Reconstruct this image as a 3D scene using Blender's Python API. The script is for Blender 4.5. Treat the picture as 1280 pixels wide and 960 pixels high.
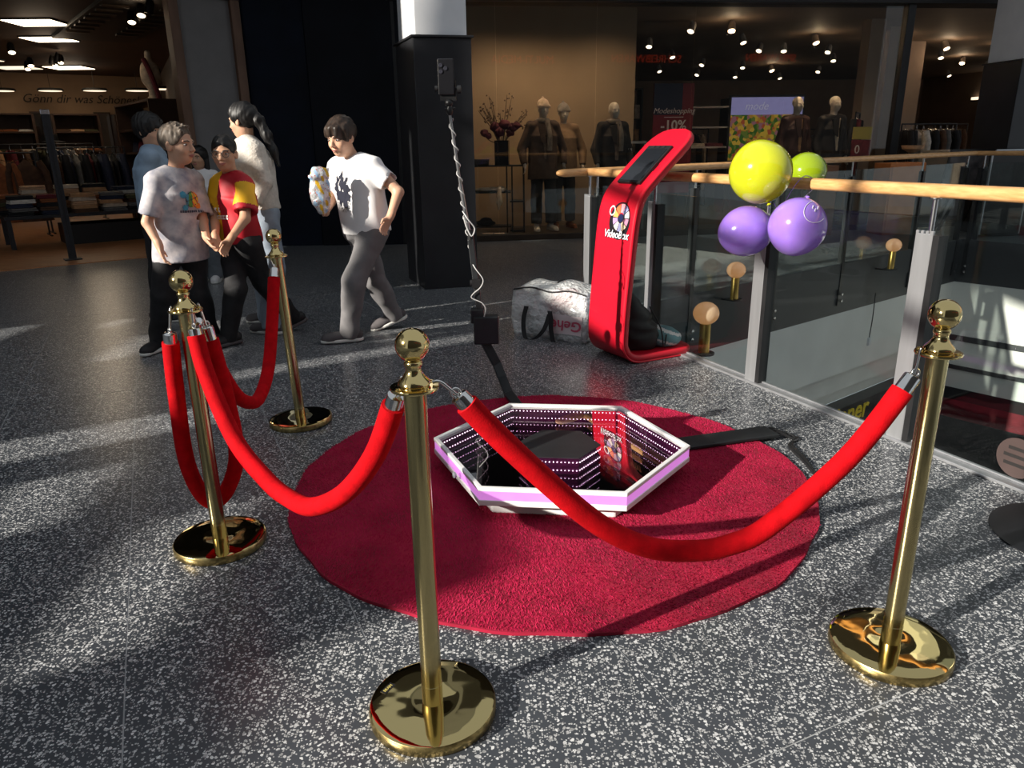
import bpy, bmesh, math, random
import numpy as np
from mathutils import Vector, Matrix

for o in list(bpy.data.objects):
    bpy.data.objects.remove(o)
S = bpy.context.scene
COL = S.collection
PI = math.pi
R_ = math.radians
random.seed(11)
RNG = np.random.default_rng(11)

# ------------------------------------------------------------------ camera
FPX, PITCH, ROLL, CH = 930.0, 0.3125, -0.016, 1.371
cam = bpy.data.cameras.new('camera')
cam.sensor_width = 36.0
cam.lens = FPX / 1280 * 36
cam.clip_start = 0.05
cam.clip_end = 200
camo = bpy.data.objects.new('camera', cam)
COL.objects.link(camo)
_f = Vector((0, math.cos(PITCH), -math.sin(PITCH)))
_u = Vector((0, math.sin(PITCH), math.cos(PITCH)))
_r = Vector((1, 0, 0))
_r2 = _r * math.cos(ROLL) + _u * math.sin(ROLL)
_u2 = -_r * math.sin(ROLL) + _u * math.cos(ROLL)
M = Matrix.Identity(4)
for i in range(3):
    M[i][0], M[i][1], M[i][2] = _r2[i], _u2[i], -_f[i]
M[2][3] = CH
camo.matrix_world = M
S.camera = camo

# ------------------------------------------------------------------ world, sun, exposure
W = bpy.data.worlds.new('world')
S.world = W
W.use_nodes = True
bg = W.node_tree.nodes['Background']
bg.inputs[0].default_value = (0.86, 0.93, 1.0, 1)
bg.inputs[1].default_value = 0.48
SUN_AZ, SUN_EL = R_(31), R_(21)
sl = bpy.data.lights.new('sun_offscreen', 'SUN')
sl.energy = 9.0
sl.angle = R_(0.6)
sl.color = (1.0, 0.93, 0.82)
so = bpy.data.objects.new('sun_offscreen', sl)
COL.objects.link(so)
_d = Vector((math.cos(SUN_AZ) * math.cos(SUN_EL), math.sin(SUN_AZ) * math.cos(SUN_EL), -math.sin(SUN_EL)))
so.rotation_euler = _d.to_track_quat('-Z', 'Y').to_euler()
so.location = (-8, -6, 8)
S.view_settings.view_transform = 'Standard'
S.view_settings.look = 'None'
S.view_settings.exposure = 0.0
S.view_settings.gamma = 1.0
S.view_settings.use_curve_mapping = False

# ------------------------------------------------------------------ helpers
WL = {}

def tag(o, label=None, cat=None, group=None, kind=None):
    if label: o['label'] = label
    if cat: o['category'] = cat
    if group: o['group'] = group
    if kind: o['kind'] = kind
    return o

def thing(name, loc, label, cat, group=None, rz=0.0):
    o = bpy.data.objects.new(name, None)
    o.empty_display_size = 0.1
    COL.objects.link(o)
    o.location = loc
    o.rotation_euler = (0, 0, rz)
    WL[o] = Vector(loc)
    return tag(o, label, cat, group)

def link_mesh(name, me, parent=None, loc=(0, 0, 0)):
    o = bpy.data.objects.new(name, me)
    COL.objects.link(o)
    o.location = loc
    if parent is not None:
        o.parent = parent
    return o

def copy_tree(o, loc=None, rz=None, parent=None):
    c = o.copy()
    COL.objects.link(c)
    if parent is not None:
        c.parent = parent
    if loc is not None:
        c.location = loc
    if rz is not None:
        c.rotation_euler = (0, 0, rz)
    for ch in list(o.children):
        copy_tree(ch, parent=c)
    return c

class MB:
    def __init__(s):
        s.v = []; s.f = []; s.m = []; s.mi = 0
    def add(s, v, f):
        n = len(s.v)
        s.v += [tuple(p) for p in v]
        s.f += [tuple(i + n for i in q) for q in f]
        s.m += [s.mi] * len(f)
        return s
    def box(s, c, d, rz=0.0, R=None):
        hx, hy, hz = d[0] / 2, d[1] / 2, d[2] / 2
        P = [Vector((x, y, z)) for z in (-hz, hz) for y in (-hy, hy) for x in (-hx, hx)]
        if R is None:
            R = Matrix.Rotation(rz, 3, 'Z')
        c = Vector(c)
        return s.add([R @ p + c for p in P], [(0, 2, 3, 1), (4, 5, 7, 6), (0, 1, 5, 4), (2, 6, 7, 3), (0, 4, 6, 2), (1, 3, 7, 5)])
    def bar(s, a, b, w, t, up=(0, 0, 1)):
        a, b = Vector(a), Vector(b); d = (b - a); L = d.length; d.normalize()
        up = Vector(up)
        if abs(d.dot(up)) > .99: up = Vector((1, 0, 0))
        x = d.cross(up).normalized(); z = x.cross(d)
        R = Matrix((x, d, z)).transposed()
        return s.box((a + b) / 2, (w, L, t), R=R)
    def prism(s, poly, z0, z1):
        n = len(poly)
        v = [(p[0], p[1], z0) for p in poly] + [(p[0], p[1], z1) for p in poly]
        f = [tuple(range(n))[::-1], tuple(range(n, 2 * n))] + [(i, (i + 1) % n, (i + 1) % n + n, i + n) for i in range(n)]
        return s.add(v, f)
    def lathe(s, prof, c=(0, 0, 0), n=24, axis=None):
        v = []; f = []; m = len(prof)
        for i in range(n):
            a = 2 * PI * i / n
            for r, z in prof:
                v.append(Vector((r * math.cos(a), r * math.sin(a), z)))
        if axis is not None:
            q = Vector(axis).normalized().to_track_quat('Z', 'Y').to_matrix()
            v = [q @ p for p in v]
        c = Vector(c)
        v = [p + c for p in v]
        for i in range(n):
            j = (i + 1) % n
            for k in range(m - 1):
                f.append((i * m + k, j * m + k, j * m + k + 1, i * m + k + 1))
        if prof[0][0] > 1e-6: f.append(tuple(i * m for i in range(n))[::-1])
        if prof[-1][0] > 1e-6: f.append(tuple(i * m + m - 1 for i in range(n)))
        return s.add(v, f)
    def cyl(s, a, b, r, n=16, r2=None):
        a, b = Vector(a), Vector(b)
        L = (b - a).length
        return s.lathe([(r, 0), (r if r2 is None else r2, L)], a, n, b - a)
    def sphere(s, c, r, n=20, m=12, sc=(1, 1, 1), R=None):
        v = []; f = []
        for j in range(1, m):
            t = PI * j / m
            for i in range(n):
                a = 2 * PI * i / n
                p = Vector((r * sc[0] * math.sin(t) * math.cos(a), r * sc[1] * math.sin(t) * math.sin(a), r * sc[2] * math.cos(t)))
                v.append(p)
        v += [Vector((0, 0, r * sc[2])), Vector((0, 0, -r * sc[2]))]
        if R is not None: v = [R @ p for p in v]
        c = Vector(c); v = [p + c for p in v]
        T, B = len(v) - 2, len(v) - 1
        for j in range(m - 2):
            for i in range(n):
                k = (i + 1) % n
                f.append((j * n + i, (j + 1) * n + i, (j + 1) * n + k, j * n + k))
        for i in range(n):
            k = (i + 1) % n
            f.append((T, i, k)); f.append((B, (m - 2) * n + k, (m - 2) * n + i))
        return s.add(v, f)
    def tube(s, path, r, n=10, cap=True, closed=False):
        P = [Vector(p) for p in path]; N = len(P)
        rr = r if hasattr(r, '__len__') else [r] * N
        T = []
        for i in range(N):
            if closed: t = P[(i + 1) % N] - P[i - 1]
            else: t = P[min(i + 1, N - 1)] - P[max(i - 1, 0)]
            T.append(t.normalized())
        up = Vector((0, 0, 1))
        if abs(T[0].dot(up)) > .9: up = Vector((1, 0, 0))
        x = T[0].cross(up).normalized()
        v = []; f = []
        for i in range(N):
            x = (x - T[i] * x.dot(T[i])).normalized()
            y = T[i].cross(x)
            for k in range(n):
                a = 2 * PI * k / n
                v.append(P[i] + (x * math.cos(a) + y * math.sin(a)) * rr[i])
        for i in range(N if closed else N - 1):
            j = (i + 1) % N
            for k in range(n):
                l = (k + 1) % n
                f.append((i * n + k, i * n + l, j * n + l, j * n + k))
        if cap and not closed:
            f.append(tuple(range(n))[::-1]); f.append(tuple((N - 1) * n + k for k in range(n)))
        return s.add(v, f)
    def torus(s, c, R, r, axis=(0, 0, 1), n=24, m=8):
        q = Vector(axis).normalized().to_track_quat('Z', 'Y').to_matrix()
        path = [Vector(c) + q @ Vector((R * math.cos(2 * PI * i / n), R * math.sin(2 * PI * i / n), 0)) for i in range(n)]
        return s.tube(path, r, m, closed=True)
    def grid(s, fn, nu, nv):
        v = [fn(i / nu, j / nv) for i in range(nu + 1) for j in range(nv + 1)]
        f = [(i * (nv + 1) + j, (i + 1) * (nv + 1) + j, (i + 1) * (nv + 1) + j + 1, i * (nv + 1) + j + 1) for i in range(nu) for j in range(nv)]
        return s.add(v, f)
    def mesh(s, name, mats, off=Vector((0, 0, 0)), smooth=40, bevel=0, seg=2, fix=True):
        me = bpy.data.meshes.new(name)
        me.from_pydata([(p[0] - off[0], p[1] - off[1], p[2] - off[2]) for p in s.v], [], s.f)
        if not isinstance(mats, (list, tuple)): mats = [mats]
        for m in mats: me.materials.append(m)
        if len(mats) > 1: me.polygons.foreach_set('material_index', s.m)
        if bevel or fix:
            bm = bmesh.new(); bm.from_mesh(me)
            if fix: bmesh.ops.recalc_face_normals(bm, faces=bm.faces)
            if bevel:
                bmesh.ops.bevel(bm, geom=[e for e in bm.edges if len(e.link_faces) == 2 and e.calc_face_angle() > .5], offset=bevel, segments=seg, profile=.5, affect='EDGES', clamp_overlap=True)
            bm.to_mesh(me); bm.free()
        if smooth:
            me.shade_smooth()
            me.set_sharp_from_angle(angle=R_(smooth))
        me.update()
        return me
    def build(s, name, mats, parent=None, local=False, label=None, cat=None, group=None, kind=None, origin=None, **kw):
        """world-space verts; a child's are taken relative to its parent's base"""
        if local or (parent is not None and parent not in WL):
            off = Vector((0, 0, 0))
        elif parent is not None:
            off = WL[parent]
        elif origin is not None:
            off = Vector(origin)
        else:
            a = np.array(s.v)
            off = Vector(((a[:, 0].min() + a[:, 0].max()) / 2, (a[:, 1].min() + a[:, 1].max()) / 2, a[:, 2].min()))
        me = s.mesh(name, mats, off, **kw)
        o = link_mesh(name, me, parent, (0, 0, 0) if parent is not None else off)
        WL[o] = Vector(off)
        return tag(o, label, cat, group, kind)

def smoothpath(P, sub=6):
    P = [Vector(p) for p in P]; out = []
    for i in range(len(P) - 1):
        p0 = P[max(i - 1, 0)]; p1 = P[i]; p2 = P[i + 1]; p3 = P[min(i + 2, len(P) - 1)]
        for k in range(sub):
            t = k / sub
            out.append(.5 * ((2 * p1) + (p2 - p0) * t + (2 * p0 - 5 * p1 + 4 * p2 - p3) * t * t + (3 * p1 - p0 - 3 * p2 + p3) * t ** 3))
    out.append(P[-1])
    return out

def text_geo(txt, size, depth=0.002, shear=0.0, bold=0.0):
    cu = bpy.data.curves.new('t', 'FONT')
    cu.body = txt; cu.size = size; cu.extrude = depth / 2; cu.shear = shear; cu.offset = bold
    cu.align_x = 'CENTER'; cu.align_y = 'CENTER'; cu.resolution_u = 3
    o = bpy.data.objects.new('t', cu); COL.objects.link(o)
    dg = bpy.context.evaluated_depsgraph_get()
    me = bpy.data.meshes.new_from_object(o.evaluated_get(dg))
    v = [Vector(p.co) for p in me.vertices]; f = [tuple(p.vertices) for p in me.polygons]
    bpy.data.objects.remove(o); bpy.data.curves.remove(cu); bpy.data.meshes.remove(me)
    return v, f

def place_text(mb, txt, size, c, right, up, depth=0.002, shear=0.0, bold=0.0, squeeze=1.0):
    v, f = text_geo(txt, size, depth, shear, bold)
    r = Vector(right).normalized(); u = Vector(up).normalized(); n = r.cross(u); c = Vector(c)
    return mb.add([c + r * p.x * squeeze + u * p.y + n * p.z for p in v], f)

# ------------------------------------------------------------------ materials
MT = {}
def mat(name, col=(.5, .5, .5), rough=.5, metal=0., spec=.5, var=0., vscale=8., col2=None, bump=0., bscale=60., bdist=.01, emit=None, estr=0., trans=0., ior=1.45, coat=0., sheen=0., stretch=None, detail=4., sss=0.):
    if name in MT: return MT[name]
    m = bpy.data.materials.new(name); m.use_nodes = True
    nt = m.node_tree; N = nt.nodes; L = nt.links
    b = N['Principled BSDF']
    b.inputs['Base Color'].default_value = (*col, 1)
    b.inputs['Roughness'].default_value = rough
    b.inputs['Metallic'].default_value = metal
    b.inputs['Specular IOR Level'].default_value = spec
    b.inputs['IOR'].default_value = ior
    b.inputs['Transmission Weight'].default_value = trans
    b.inputs['Coat Weight'].default_value = coat
    b.inputs['Sheen Weight'].default_value = sheen
    if sss:
        b.inputs['Subsurface Weight'].default_value = sss
        b.inputs['Subsurface Radius'].default_value = (.02, .008, .004)
        b.inputs['Subsurface Scale'].default_value = .5
    if emit:
        b.inputs['Emission Color'].default_value = (*emit, 1)
        b.inputs['Emission Strength'].default_value = estr
    tc = N.new('ShaderNodeTexCoord'); src = tc.outputs['Object']
    if stretch:
        mp = N.new('ShaderNodeMapping'); mp.inputs['Scale'].default_value = stretch
        L.new(src, mp.inputs[0]); src = mp.outputs[0]
    nz = N.new('ShaderNodeTexNoise'); nz.inputs['Scale'].default_value = vscale; nz.inputs['Detail'].default_value = detail
    L.new(src, nz.inputs['Vector'])
    if var or col2:
        rp = N.new('ShaderNodeValToRGB')
        c2 = col2 if col2 else tuple(min(1, c * (1 + var)) for c in col)
        c1 = col if col2 else tuple(c * (1 - var) for c in col)
        rp.color_ramp.elements[0].color = (*c1, 1); rp.color_ramp.elements[1].color = (*c2, 1)
        rp.color_ramp.elements[0].position = .35; rp.color_ramp.elements[1].position = .65
        L.new(nz.outputs[0], rp.inputs[0]); L.new(rp.outputs[0], b.inputs['Base Color'])
    if bump:
        n2 = N.new('ShaderNodeTexNoise'); n2.inputs['Scale'].default_value = bscale; n2.inputs['Detail'].default_value = 3
        L.new(src, n2.inputs['Vector'])
        bp = N.new('ShaderNodeBump'); bp.inputs['Strength'].default_value = bump; bp.inputs['Distance'].default_value = bdist
        L.new(n2.outputs[0], bp.inputs['Height']); L.new(bp.outputs[0], b.inputs['Normal'])
    MT[name] = m
    return m

def glassmat(name, tint=(.9, .95, .95), ior=1.5, rough=0.0, boost=0.0):
    """thin architectural pane: clear with Fresnel reflection"""
    if name in MT: return MT[name]
    m = bpy.data.materials.new(name); m.use_nodes = True
    nt = m.node_tree; N = nt.nodes; L = nt.links
    N.remove(N['Principled BSDF'])
    t = N.new('ShaderNodeBsdfTransparent'); t.inputs[0].default_value = (*tint, 1)
    g = N.new('ShaderNodeBsdfGlossy'); g.inputs['Roughness'].default_value = rough
    fr = N.new('ShaderNodeFresnel')
    ge = N.new('ShaderNodeNewGeometry'); mi = N.new('ShaderNodeMix'); mi.data_type = 'FLOAT'
    mi.inputs[2].default_value = ior; mi.inputs[3].default_value = 1 / ior
    L.new(ge.outputs['Backfacing'], mi.inputs[0]); L.new(mi.outputs[0], fr.inputs[0])
    mx = N.new('ShaderNodeMixShader')
    if boost:
        ad = N.new('ShaderNodeMath'); ad.operation = 'ADD'; ad.inputs[1].default_value = boost; ad.use_clamp = True
        L.new(fr.outputs[0], ad.inputs[0]); L.new(ad.outputs[0], mx.inputs[0])
    else:
        L.new(fr.outputs[0], mx.inputs[0])
    L.new(t.outputs[0], mx.inputs[1]); L.new(g.outputs[0], mx.inputs[2])
    L.new(mx.outputs[0], N['Material Output'].inputs[0])
    MT[name] = m
    return m

def terrazzo(name, base=(.050, .056, .066), chip=(.72, .73, .74), rough=.28):
    if name in MT: return MT[name]
    m = bpy.data.materials.new(name); m.use_nodes = True
    nt = m.node_tree; N = nt.nodes; L = nt.links; b = N['Principled BSDF']
    geo = N.new('ShaderNodeNewGeometry')
    prev = None
    nz = N.new('ShaderNodeTexNoise'); nz.inputs['Scale'].default_value = 3; nz.inputs['Detail'].default_value = 3
    L.new(geo.outputs['Position'], nz.inputs['Vector'])
    mxb = N.new('ShaderNodeMix'); mxb.data_type = 'RGBA'
    mxb.inputs[6].default_value = (*[c * .85 for c in base], 1); mxb.inputs[7].default_value = (*[c * 1.2 for c in base], 1)
    L.new(nz.outputs[0], mxb.inputs[0]); prev = mxb.outputs[2]
    for sc, thr, keep, lite in ((94, .36, .70, 1.0), (175, .38, .70, .85), (58, .27, .87, 1.0)):
        # warped cells: each kept cell is a stone chip of its own tone
        wn = N.new('ShaderNodeTexNoise'); wn.inputs['Scale'].default_value = sc * 1.3; wn.inputs['Detail'].default_value = 1
        L.new(geo.outputs['Position'], wn.inputs['Vector'])
        wm = N.new('ShaderNodeMix'); wm.data_type = 'VECTOR'; wm.inputs[0].default_value = .012 * 62 / sc
        L.new(geo.outputs['Position'], wm.inputs[4]); L.new(wn.outputs['Color'], wm.inputs[5])
        vo = N.new('ShaderNodeTexVoronoi'); vo.voronoi_dimensions = '2D'; vo.inputs['Scale'].default_value = sc
        L.new(wm.outputs[1], vo.inputs['Vector'])
        lt = N.new('ShaderNodeMath'); lt.operation = 'LESS_THAN'; lt.inputs[1].default_value = thr
        L.new(vo.outputs['Distance'], lt.inputs[0])
        sp = N.new('ShaderNodeSeparateColor'); L.new(vo.outputs['Color'], sp.inputs[0])
        gt = N.new('ShaderNodeMath'); gt.operation = 'GREATER_THAN'; gt.inputs[1].default_value = keep
        L.new(sp.outputs[0], gt.inputs[0])
        mu = N.new('ShaderNodeMath'); mu.operation = 'MULTIPLY'; L.new(lt.outputs[0], mu.inputs[0]); L.new(gt.outputs[0], mu.inputs[1])
        tone = N.new('ShaderNodeMix'); tone.data_type = 'RGBA'
        tone.inputs[6].default_value = (*[c * .35 * lite for c in chip], 1); tone.inputs[7].default_value = (*[c * lite for c in chip], 1)
        L.new(sp.outputs[1], tone.inputs[0])
        mx = N.new('ShaderNodeMix'); mx.data_type = 'RGBA'
        L.new(mu.outputs[0], mx.inputs[0]); L.new(prev, mx.inputs[6]); L.new(tone.outputs[2], mx.inputs[7])
        prev = mx.outputs[2]
    L.new(prev, b.inputs['Base Color'])
    b.inputs['Roughness'].default_value = rough
    b.inputs['Specular IOR Level'].default_value = .5
    MT[name] = m
    return m
# ------------------------------------------------------------------ signed-distance modelling (organic shapes)
def _n(v): return np.asarray(v, float) / (np.linalg.norm(v) + 1e-12)

def smin(a, b, k):
    h = np.clip(.5 + .5 * (b - a) / k, 0, 1)
    return b + (a - b) * h - k * h * (1 - h)

class Field:
    """ops: ('c',a,b,ra,rb,k) cone-capsule | ('e',c,radii,R,k) ellipsoid | ('col',a,b,(rx,ry),(rx,ry),l,k) elliptic column
       ('t',a,b,ra,rb,k) flat-ended cone ; a leading '-' carves | ('clip',p,n) | ('wave',amp,freq,seed,dirbias)"""
    def __init__(s, ops, cell):
        s.cell = cell
        lo = np.full(3, 1e9); hi = np.full(3, -1e9)
        for o in ops:
            b = s.bb(o)
            if b is not None and not o[0].startswith('-'):
                lo = np.minimum(lo, b[0]); hi = np.maximum(hi, b[1])
        for o in ops:
            if o[0] == 'clip':
                for ax in range(3):
                    if o[2][ax] < -.999: lo[ax] = max(lo[ax], o[1][ax])
                    if o[2][ax] > .999: hi[ax] = min(hi[ax], o[1][ax])
        lo -= 3 * cell; hi += 3 * cell
        s.lo = lo; s.dim = np.ceil((hi - lo) / cell).astype(int) + 1
        s.F = np.full(s.dim, .2, np.float32)
        s.ax = [lo[i] + cell * np.arange(s.dim[i]) for i in range(3)]
        for o in ops: s.op(o)
    def bb(s, o):
        t = o[0].lstrip('-')
        if t in ('c', 't'):
            a, b = np.array(o[1], float), np.array(o[2], float); r = max(o[3], o[4])
            return np.minimum(a, b) - r, np.maximum(a, b) + r
        if t == 'e':
            c = np.array(o[1], float); r = max(o[2]); return c - r, c + r
        if t == 'col':
            a, b = np.array(o[1], float), np.array(o[2], float); r = max(*o[3], *o[4])
            return np.minimum(a, b) - r, np.maximum(a, b) + r
        return None
    def op(s, o):
        t = o[0]
        if t == 'clip':
            p, n = np.array(o[1], float), _n(o[2])
            d = (s.ax[0][:, None, None] - p[0]) * n[0] + (s.ax[1][None, :, None] - p[1]) * n[1] + (s.ax[2][None, None, :] - p[2]) * n[2]
            s.F = np.maximum(s.F, d.astype(np.float32)); return
        if t == 'wave':
            amp, fr, seed = o[1:4]; bias = np.array(o[4] if len(o) > 4 else (1, 1, 1), float)
            rg = np.random.default_rng(seed)
            X, Y, Z = np.meshgrid(*[a.astype(np.float32) for a in s.ax], indexing='ij', sparse=True)
            tot = 0
            for q in range(5):
                d = rg.normal(size=3) * bias; d = d / np.linalg.norm(d) * fr * (.6 + .35 * q)
                d2 = rg.normal(size=3); d2 = d2 / np.linalg.norm(d2) * fr * .5
                w = np.sin(X * d2[0] + Y * d2[1] + Z * d2[2] + rg.uniform(0, 6)) * 1.3
                tot = tot + np.sin(X * d[0] + Y * d[1] + Z * d[2] + w + rg.uniform(0, 6)) / (1 + .35 * q)
            s.F += (amp * .45 * tot).astype(np.float32); return
        neg = t.startswith('-'); t = t.lstrip('-'); k = o[-1]
        lo, hi = s.bb(o); mg = .05 + k
        i0 = np.maximum(np.floor((lo - mg - s.lo) / s.cell).astype(int), 0); i1 = np.minimum(np.ceil((hi + mg - s.lo) / s.cell).astype(int) + 1, s.dim)
        if (i1 <= i0).any(): return
        sl = tuple(slice(i0[q], i1[q]) for q in range(3))
        X = s.ax[0][sl[0]].astype(np.float32)[:, None, None]; Y = s.ax[1][sl[1]].astype(np.float32)[None, :, None]; Z = s.ax[2][sl[2]].astype(np.float32)[None, None, :]
        if t in ('c', 't'):
            a, b = np.array(o[1], float), np.array(o[2], float); ab = b - a; L2 = ab @ ab + 1e-12
            h = ((X - a[0]) * ab[0] + (Y - a[1]) * ab[1] + (Z - a[2]) * ab[2]) / L2
            hc = np.clip(h, 0, 1)
            dx = X - a[0] - ab[0] * hc; dy = Y - a[1] - ab[1] * hc; dz = Z - a[2] - ab[2] * hc
            if t == 't':
                dx = X - a[0] - ab[0] * h; dy = Y - a[1] - ab[1] * h; dz = Z - a[2] - ab[2] * h
            d = np.sqrt(dx * dx + dy * dy + dz * dz) - (o[3] + (o[4] - o[3]) * hc)
            if t == 't':
                Ln = math.sqrt(L2); d = np.maximum(d, np.maximum(h - 1, -h) * Ln)
        elif t == 'e':
            c, r, R = np.array(o[1], float), o[2], o[3]
            if R is None: R = np.eye(3)
            q = [(X - c[0]) * R[i][0] + (Y - c[1]) * R[i][1] + (Z - c[2]) * R[i][2] for i in range(3)]
            k0 = np.sqrt((q[0] / r[0]) ** 2 + (q[1] / r[1]) ** 2 + (q[2] / r[2]) ** 2)
            k1 = np.sqrt((q[0] / r[0] ** 2) ** 2 + (q[1] / r[1] ** 2) ** 2 + (q[2] / r[2] ** 2) ** 2) + 1e-9
            d = k0 * (k0 - 1) / k1
        else:
            a, b = np.array(o[1], float), np.array(o[2], float); ab = b - a; Ln = np.linalg.norm(ab); u = ab / Ln
            l = np.array(o[5], float); l = _n(l - u * (l @ u)); f = np.cross(l, u)
            px, py, pz = X - a[0], Y - a[1], Z - a[2]
            h = (px * u[0] + py * u[1] + pz * u[2]); hc = np.clip(h / Ln, 0, 1)
            x = px * l[0] + py * l[1] + pz * l[2]; y = px * f[0] + py * f[1] + pz * f[2]
            rx = o[3][0] + (o[4][0] - o[3][0]) * hc; ry = o[3][1] + (o[4][1] - o[3][1]) * hc
            e = np.sqrt((x / rx) ** 2 + (y / ry) ** 2)
            d = (e - 1) * np.minimum(rx, ry)
            d = np.maximum(d, np.maximum(h - Ln, -h))
        if neg: s.F[sl] = -smin(-s.F[sl], d, k)
        else: s.F[sl] = smin(s.F[sl], d, k)
    def val(s, P):
        q = np.clip(((np.asarray(P) - s.lo) / s.cell), 0, s.dim - 1.001)
        i = q.astype(int); t = q - i; out = 0
        for dx in (0, 1):
            for dy in (0, 1):
                for dz in (0, 1):
                    w = (t[:, 0] if dx else 1 - t[:, 0]) * (t[:, 1] if dy else 1 - t[:, 1]) * (t[:, 2] if dz else 1 - t[:, 2])
                    out = out + w * s.F[i[:, 0] + dx, i[:, 1] + dy, i[:, 2] + dz]
        return out
    def surf(s):
        F = s.F; ins = F < 0
        nx, ny, nz = F.shape
        c = np.zeros((nx - 1, ny - 1, nz - 1), np.int8)
        for dx in (0, 1):
            for dy in (0, 1):
                for dz in (0, 1):
                    c += ins[dx:nx - 1 + dx, dy:ny - 1 + dy, dz:nz - 1 + dz]
        I, J, K = np.nonzero((c > 0) & (c < 8))
        idx = np.full(c.shape, -1, np.int64); idx[I, J, K] = np.arange(len(I))
        acc = np.zeros((len(I), 3)); cnt = np.zeros(len(I))
        for a in range(3):
            o1, o2 = [q for q in range(3) if q != a]
            for u in (0, 1):
                for w in (0, 1):
                    d0 = [0, 0, 0]; d0[o1] = u; d0[o2] = w; d1 = list(d0); d1[a] = 1
                    v0 = F[I + d0[0], J + d0[1], K + d0[2]]; v1 = F[I + d1[0], J + d1[1], K + d1[2]]
                    m = (v0 < 0) != (v1 < 0)
                    t = np.where(m, v0 / np.where(m, v0 - v1, 1), 0)
                    p = np.tile(np.array(d0, float), (len(I), 1)); p[:, a] = t
                    acc += p * m[:, None]; cnt += m
        V = (np.stack([I, J, K], 1) + acc / cnt[:, None]) * s.cell + s.lo
        Q = []
        for a in range(3):
            b, e = (a + 1) % 3, (a + 2) % 3
            s0 = [slice(None)] * 3; s1 = [slice(None)] * 3
            s0[a] = slice(0, -1); s1[a] = slice(1, None)
            m = ins[tuple(s0)] != ins[tuple(s1)]
            P = np.stack(np.nonzero(m), 1)
            ok = (P[:, b] > 0) & (P[:, e] > 0) & (P[:, b] < F.shape[b] - 1) & (P[:, e] < F.shape[e] - 1)
            P = P[ok]
            fl = ins[P[:, 0], P[:, 1], P[:, 2]]
            def cid(db, de):
                q = P.copy(); q[:, b] += db; q[:, e] += de
                return idx[q[:, 0], q[:, 1], q[:, 2]]
            q = np.stack([cid(-1, -1), cid(0, -1), cid(0, 0), cid(-1, 0)], 1)
            q[~fl] = q[~fl][:, ::-1]
            Q.append(q)
        Q = np.concatenate(Q); Q = Q[(Q >= 0).all(1)]
        return V, Q

def sdf_obj(name, ops, cell, mats, parent, facemat=None, label=None, relax=1, field=False):
    fl = Field(ops, cell)
    V, Q = fl.surf()
    for _ in range(relax):      # light smoothing of the grid's steps
        acc = np.zeros_like(V); n = np.zeros(len(V))
        for i in range(4):
            for j in ((i + 1) % 4, (i - 1) % 4):
                np.add.at(acc, Q[:, i], V[Q[:, j]]); np.add.at(n, Q[:, i], 1)
        V = V * .5 + .5 * acc / np.maximum(n, 1)[:, None]
    me = bpy.data.meshes.new(name)
    off = WL[parent] if parent is not None else Vector((0, 0, 0))
    Vl = V - np.array(off)
    me.vertices.add(len(V)); me.vertices.foreach_set('co', Vl.astype(np.float32).ravel())
    me.loops.add(4 * len(Q)); me.loops.foreach_set('vertex_index', Q.astype(np.int32).ravel())
    me.polygons.add(len(Q)); me.polygons.foreach_set('loop_start', np.arange(0, 4 * len(Q), 4, dtype=np.int32))
    if not isinstance(mats, (list, tuple)): mats = [mats]
    for m in mats: me.materials.append(m)
    if facemat is not None:
        me.polygons.foreach_set('material_index', facemat(V[Q].mean(1)).astype(np.int32))
    me.update(calc_edges=True); me.validate()
    me.shade_smooth()
    o = link_mesh(name, me, parent)
    WL[o] = Vector(off)
    if label: o['label'] = label
    return (o, fl) if field else o

def decal(name, fl, c, right, up, w, h, nu, nv, fn, mats, parent, lift=.004, reach=.25):
    """a thin printed patch laid on a field's surface; fn(u,v) in -1..1 gives a material index or -1"""
    c = np.array(c, float); r = _n(right); u = np.array(up, float); u = _n(u - r * (u @ r)); n = np.cross(r, u)
    g = np.array([(i / nu * 2 - 1, j / nv * 2 - 1) for i in range(nu + 1) for j in range(nv + 1)])
    P = c + g[:, :1] * r * w / 2 + g[:, 1:] * u * h / 2 + n * reach
    t = np.zeros(len(P)); done = np.zeros(len(P), bool)
    for _ in range(60):
        d = fl.val(P - n * t[:, None]); d = np.minimum(d, .05)
        done |= d < .002
        t = np.where(done, t, t + np.maximum(d * .8, .001))
    P = P - n * (t - lift)[:, None]
    mb = MB()
    vid = {}
    for i in range(nu):
        for j in range(nv):
            k = fn((i + .5) / nu * 2 - 1, (j + .5) / nv * 2 - 1)
            if k < 0: continue
            q = [i * (nv + 1) + j, (i + 1) * (nv + 1) + j, (i + 1) * (nv + 1) + j + 1, i * (nv + 1) + j + 1]
            if not done[q].all(): continue
            ids = []
            for a in q:
                if a not in vid:
                    vid[a] = len(mb.v); mb.v.append(tuple(P[a]))
                ids.append(vid[a])
            mb.f.append(tuple(ids)); mb.m.append(k)
    if mb.f:
        return mb.build(name, mats, parent, smooth=60, fix=False)
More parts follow.
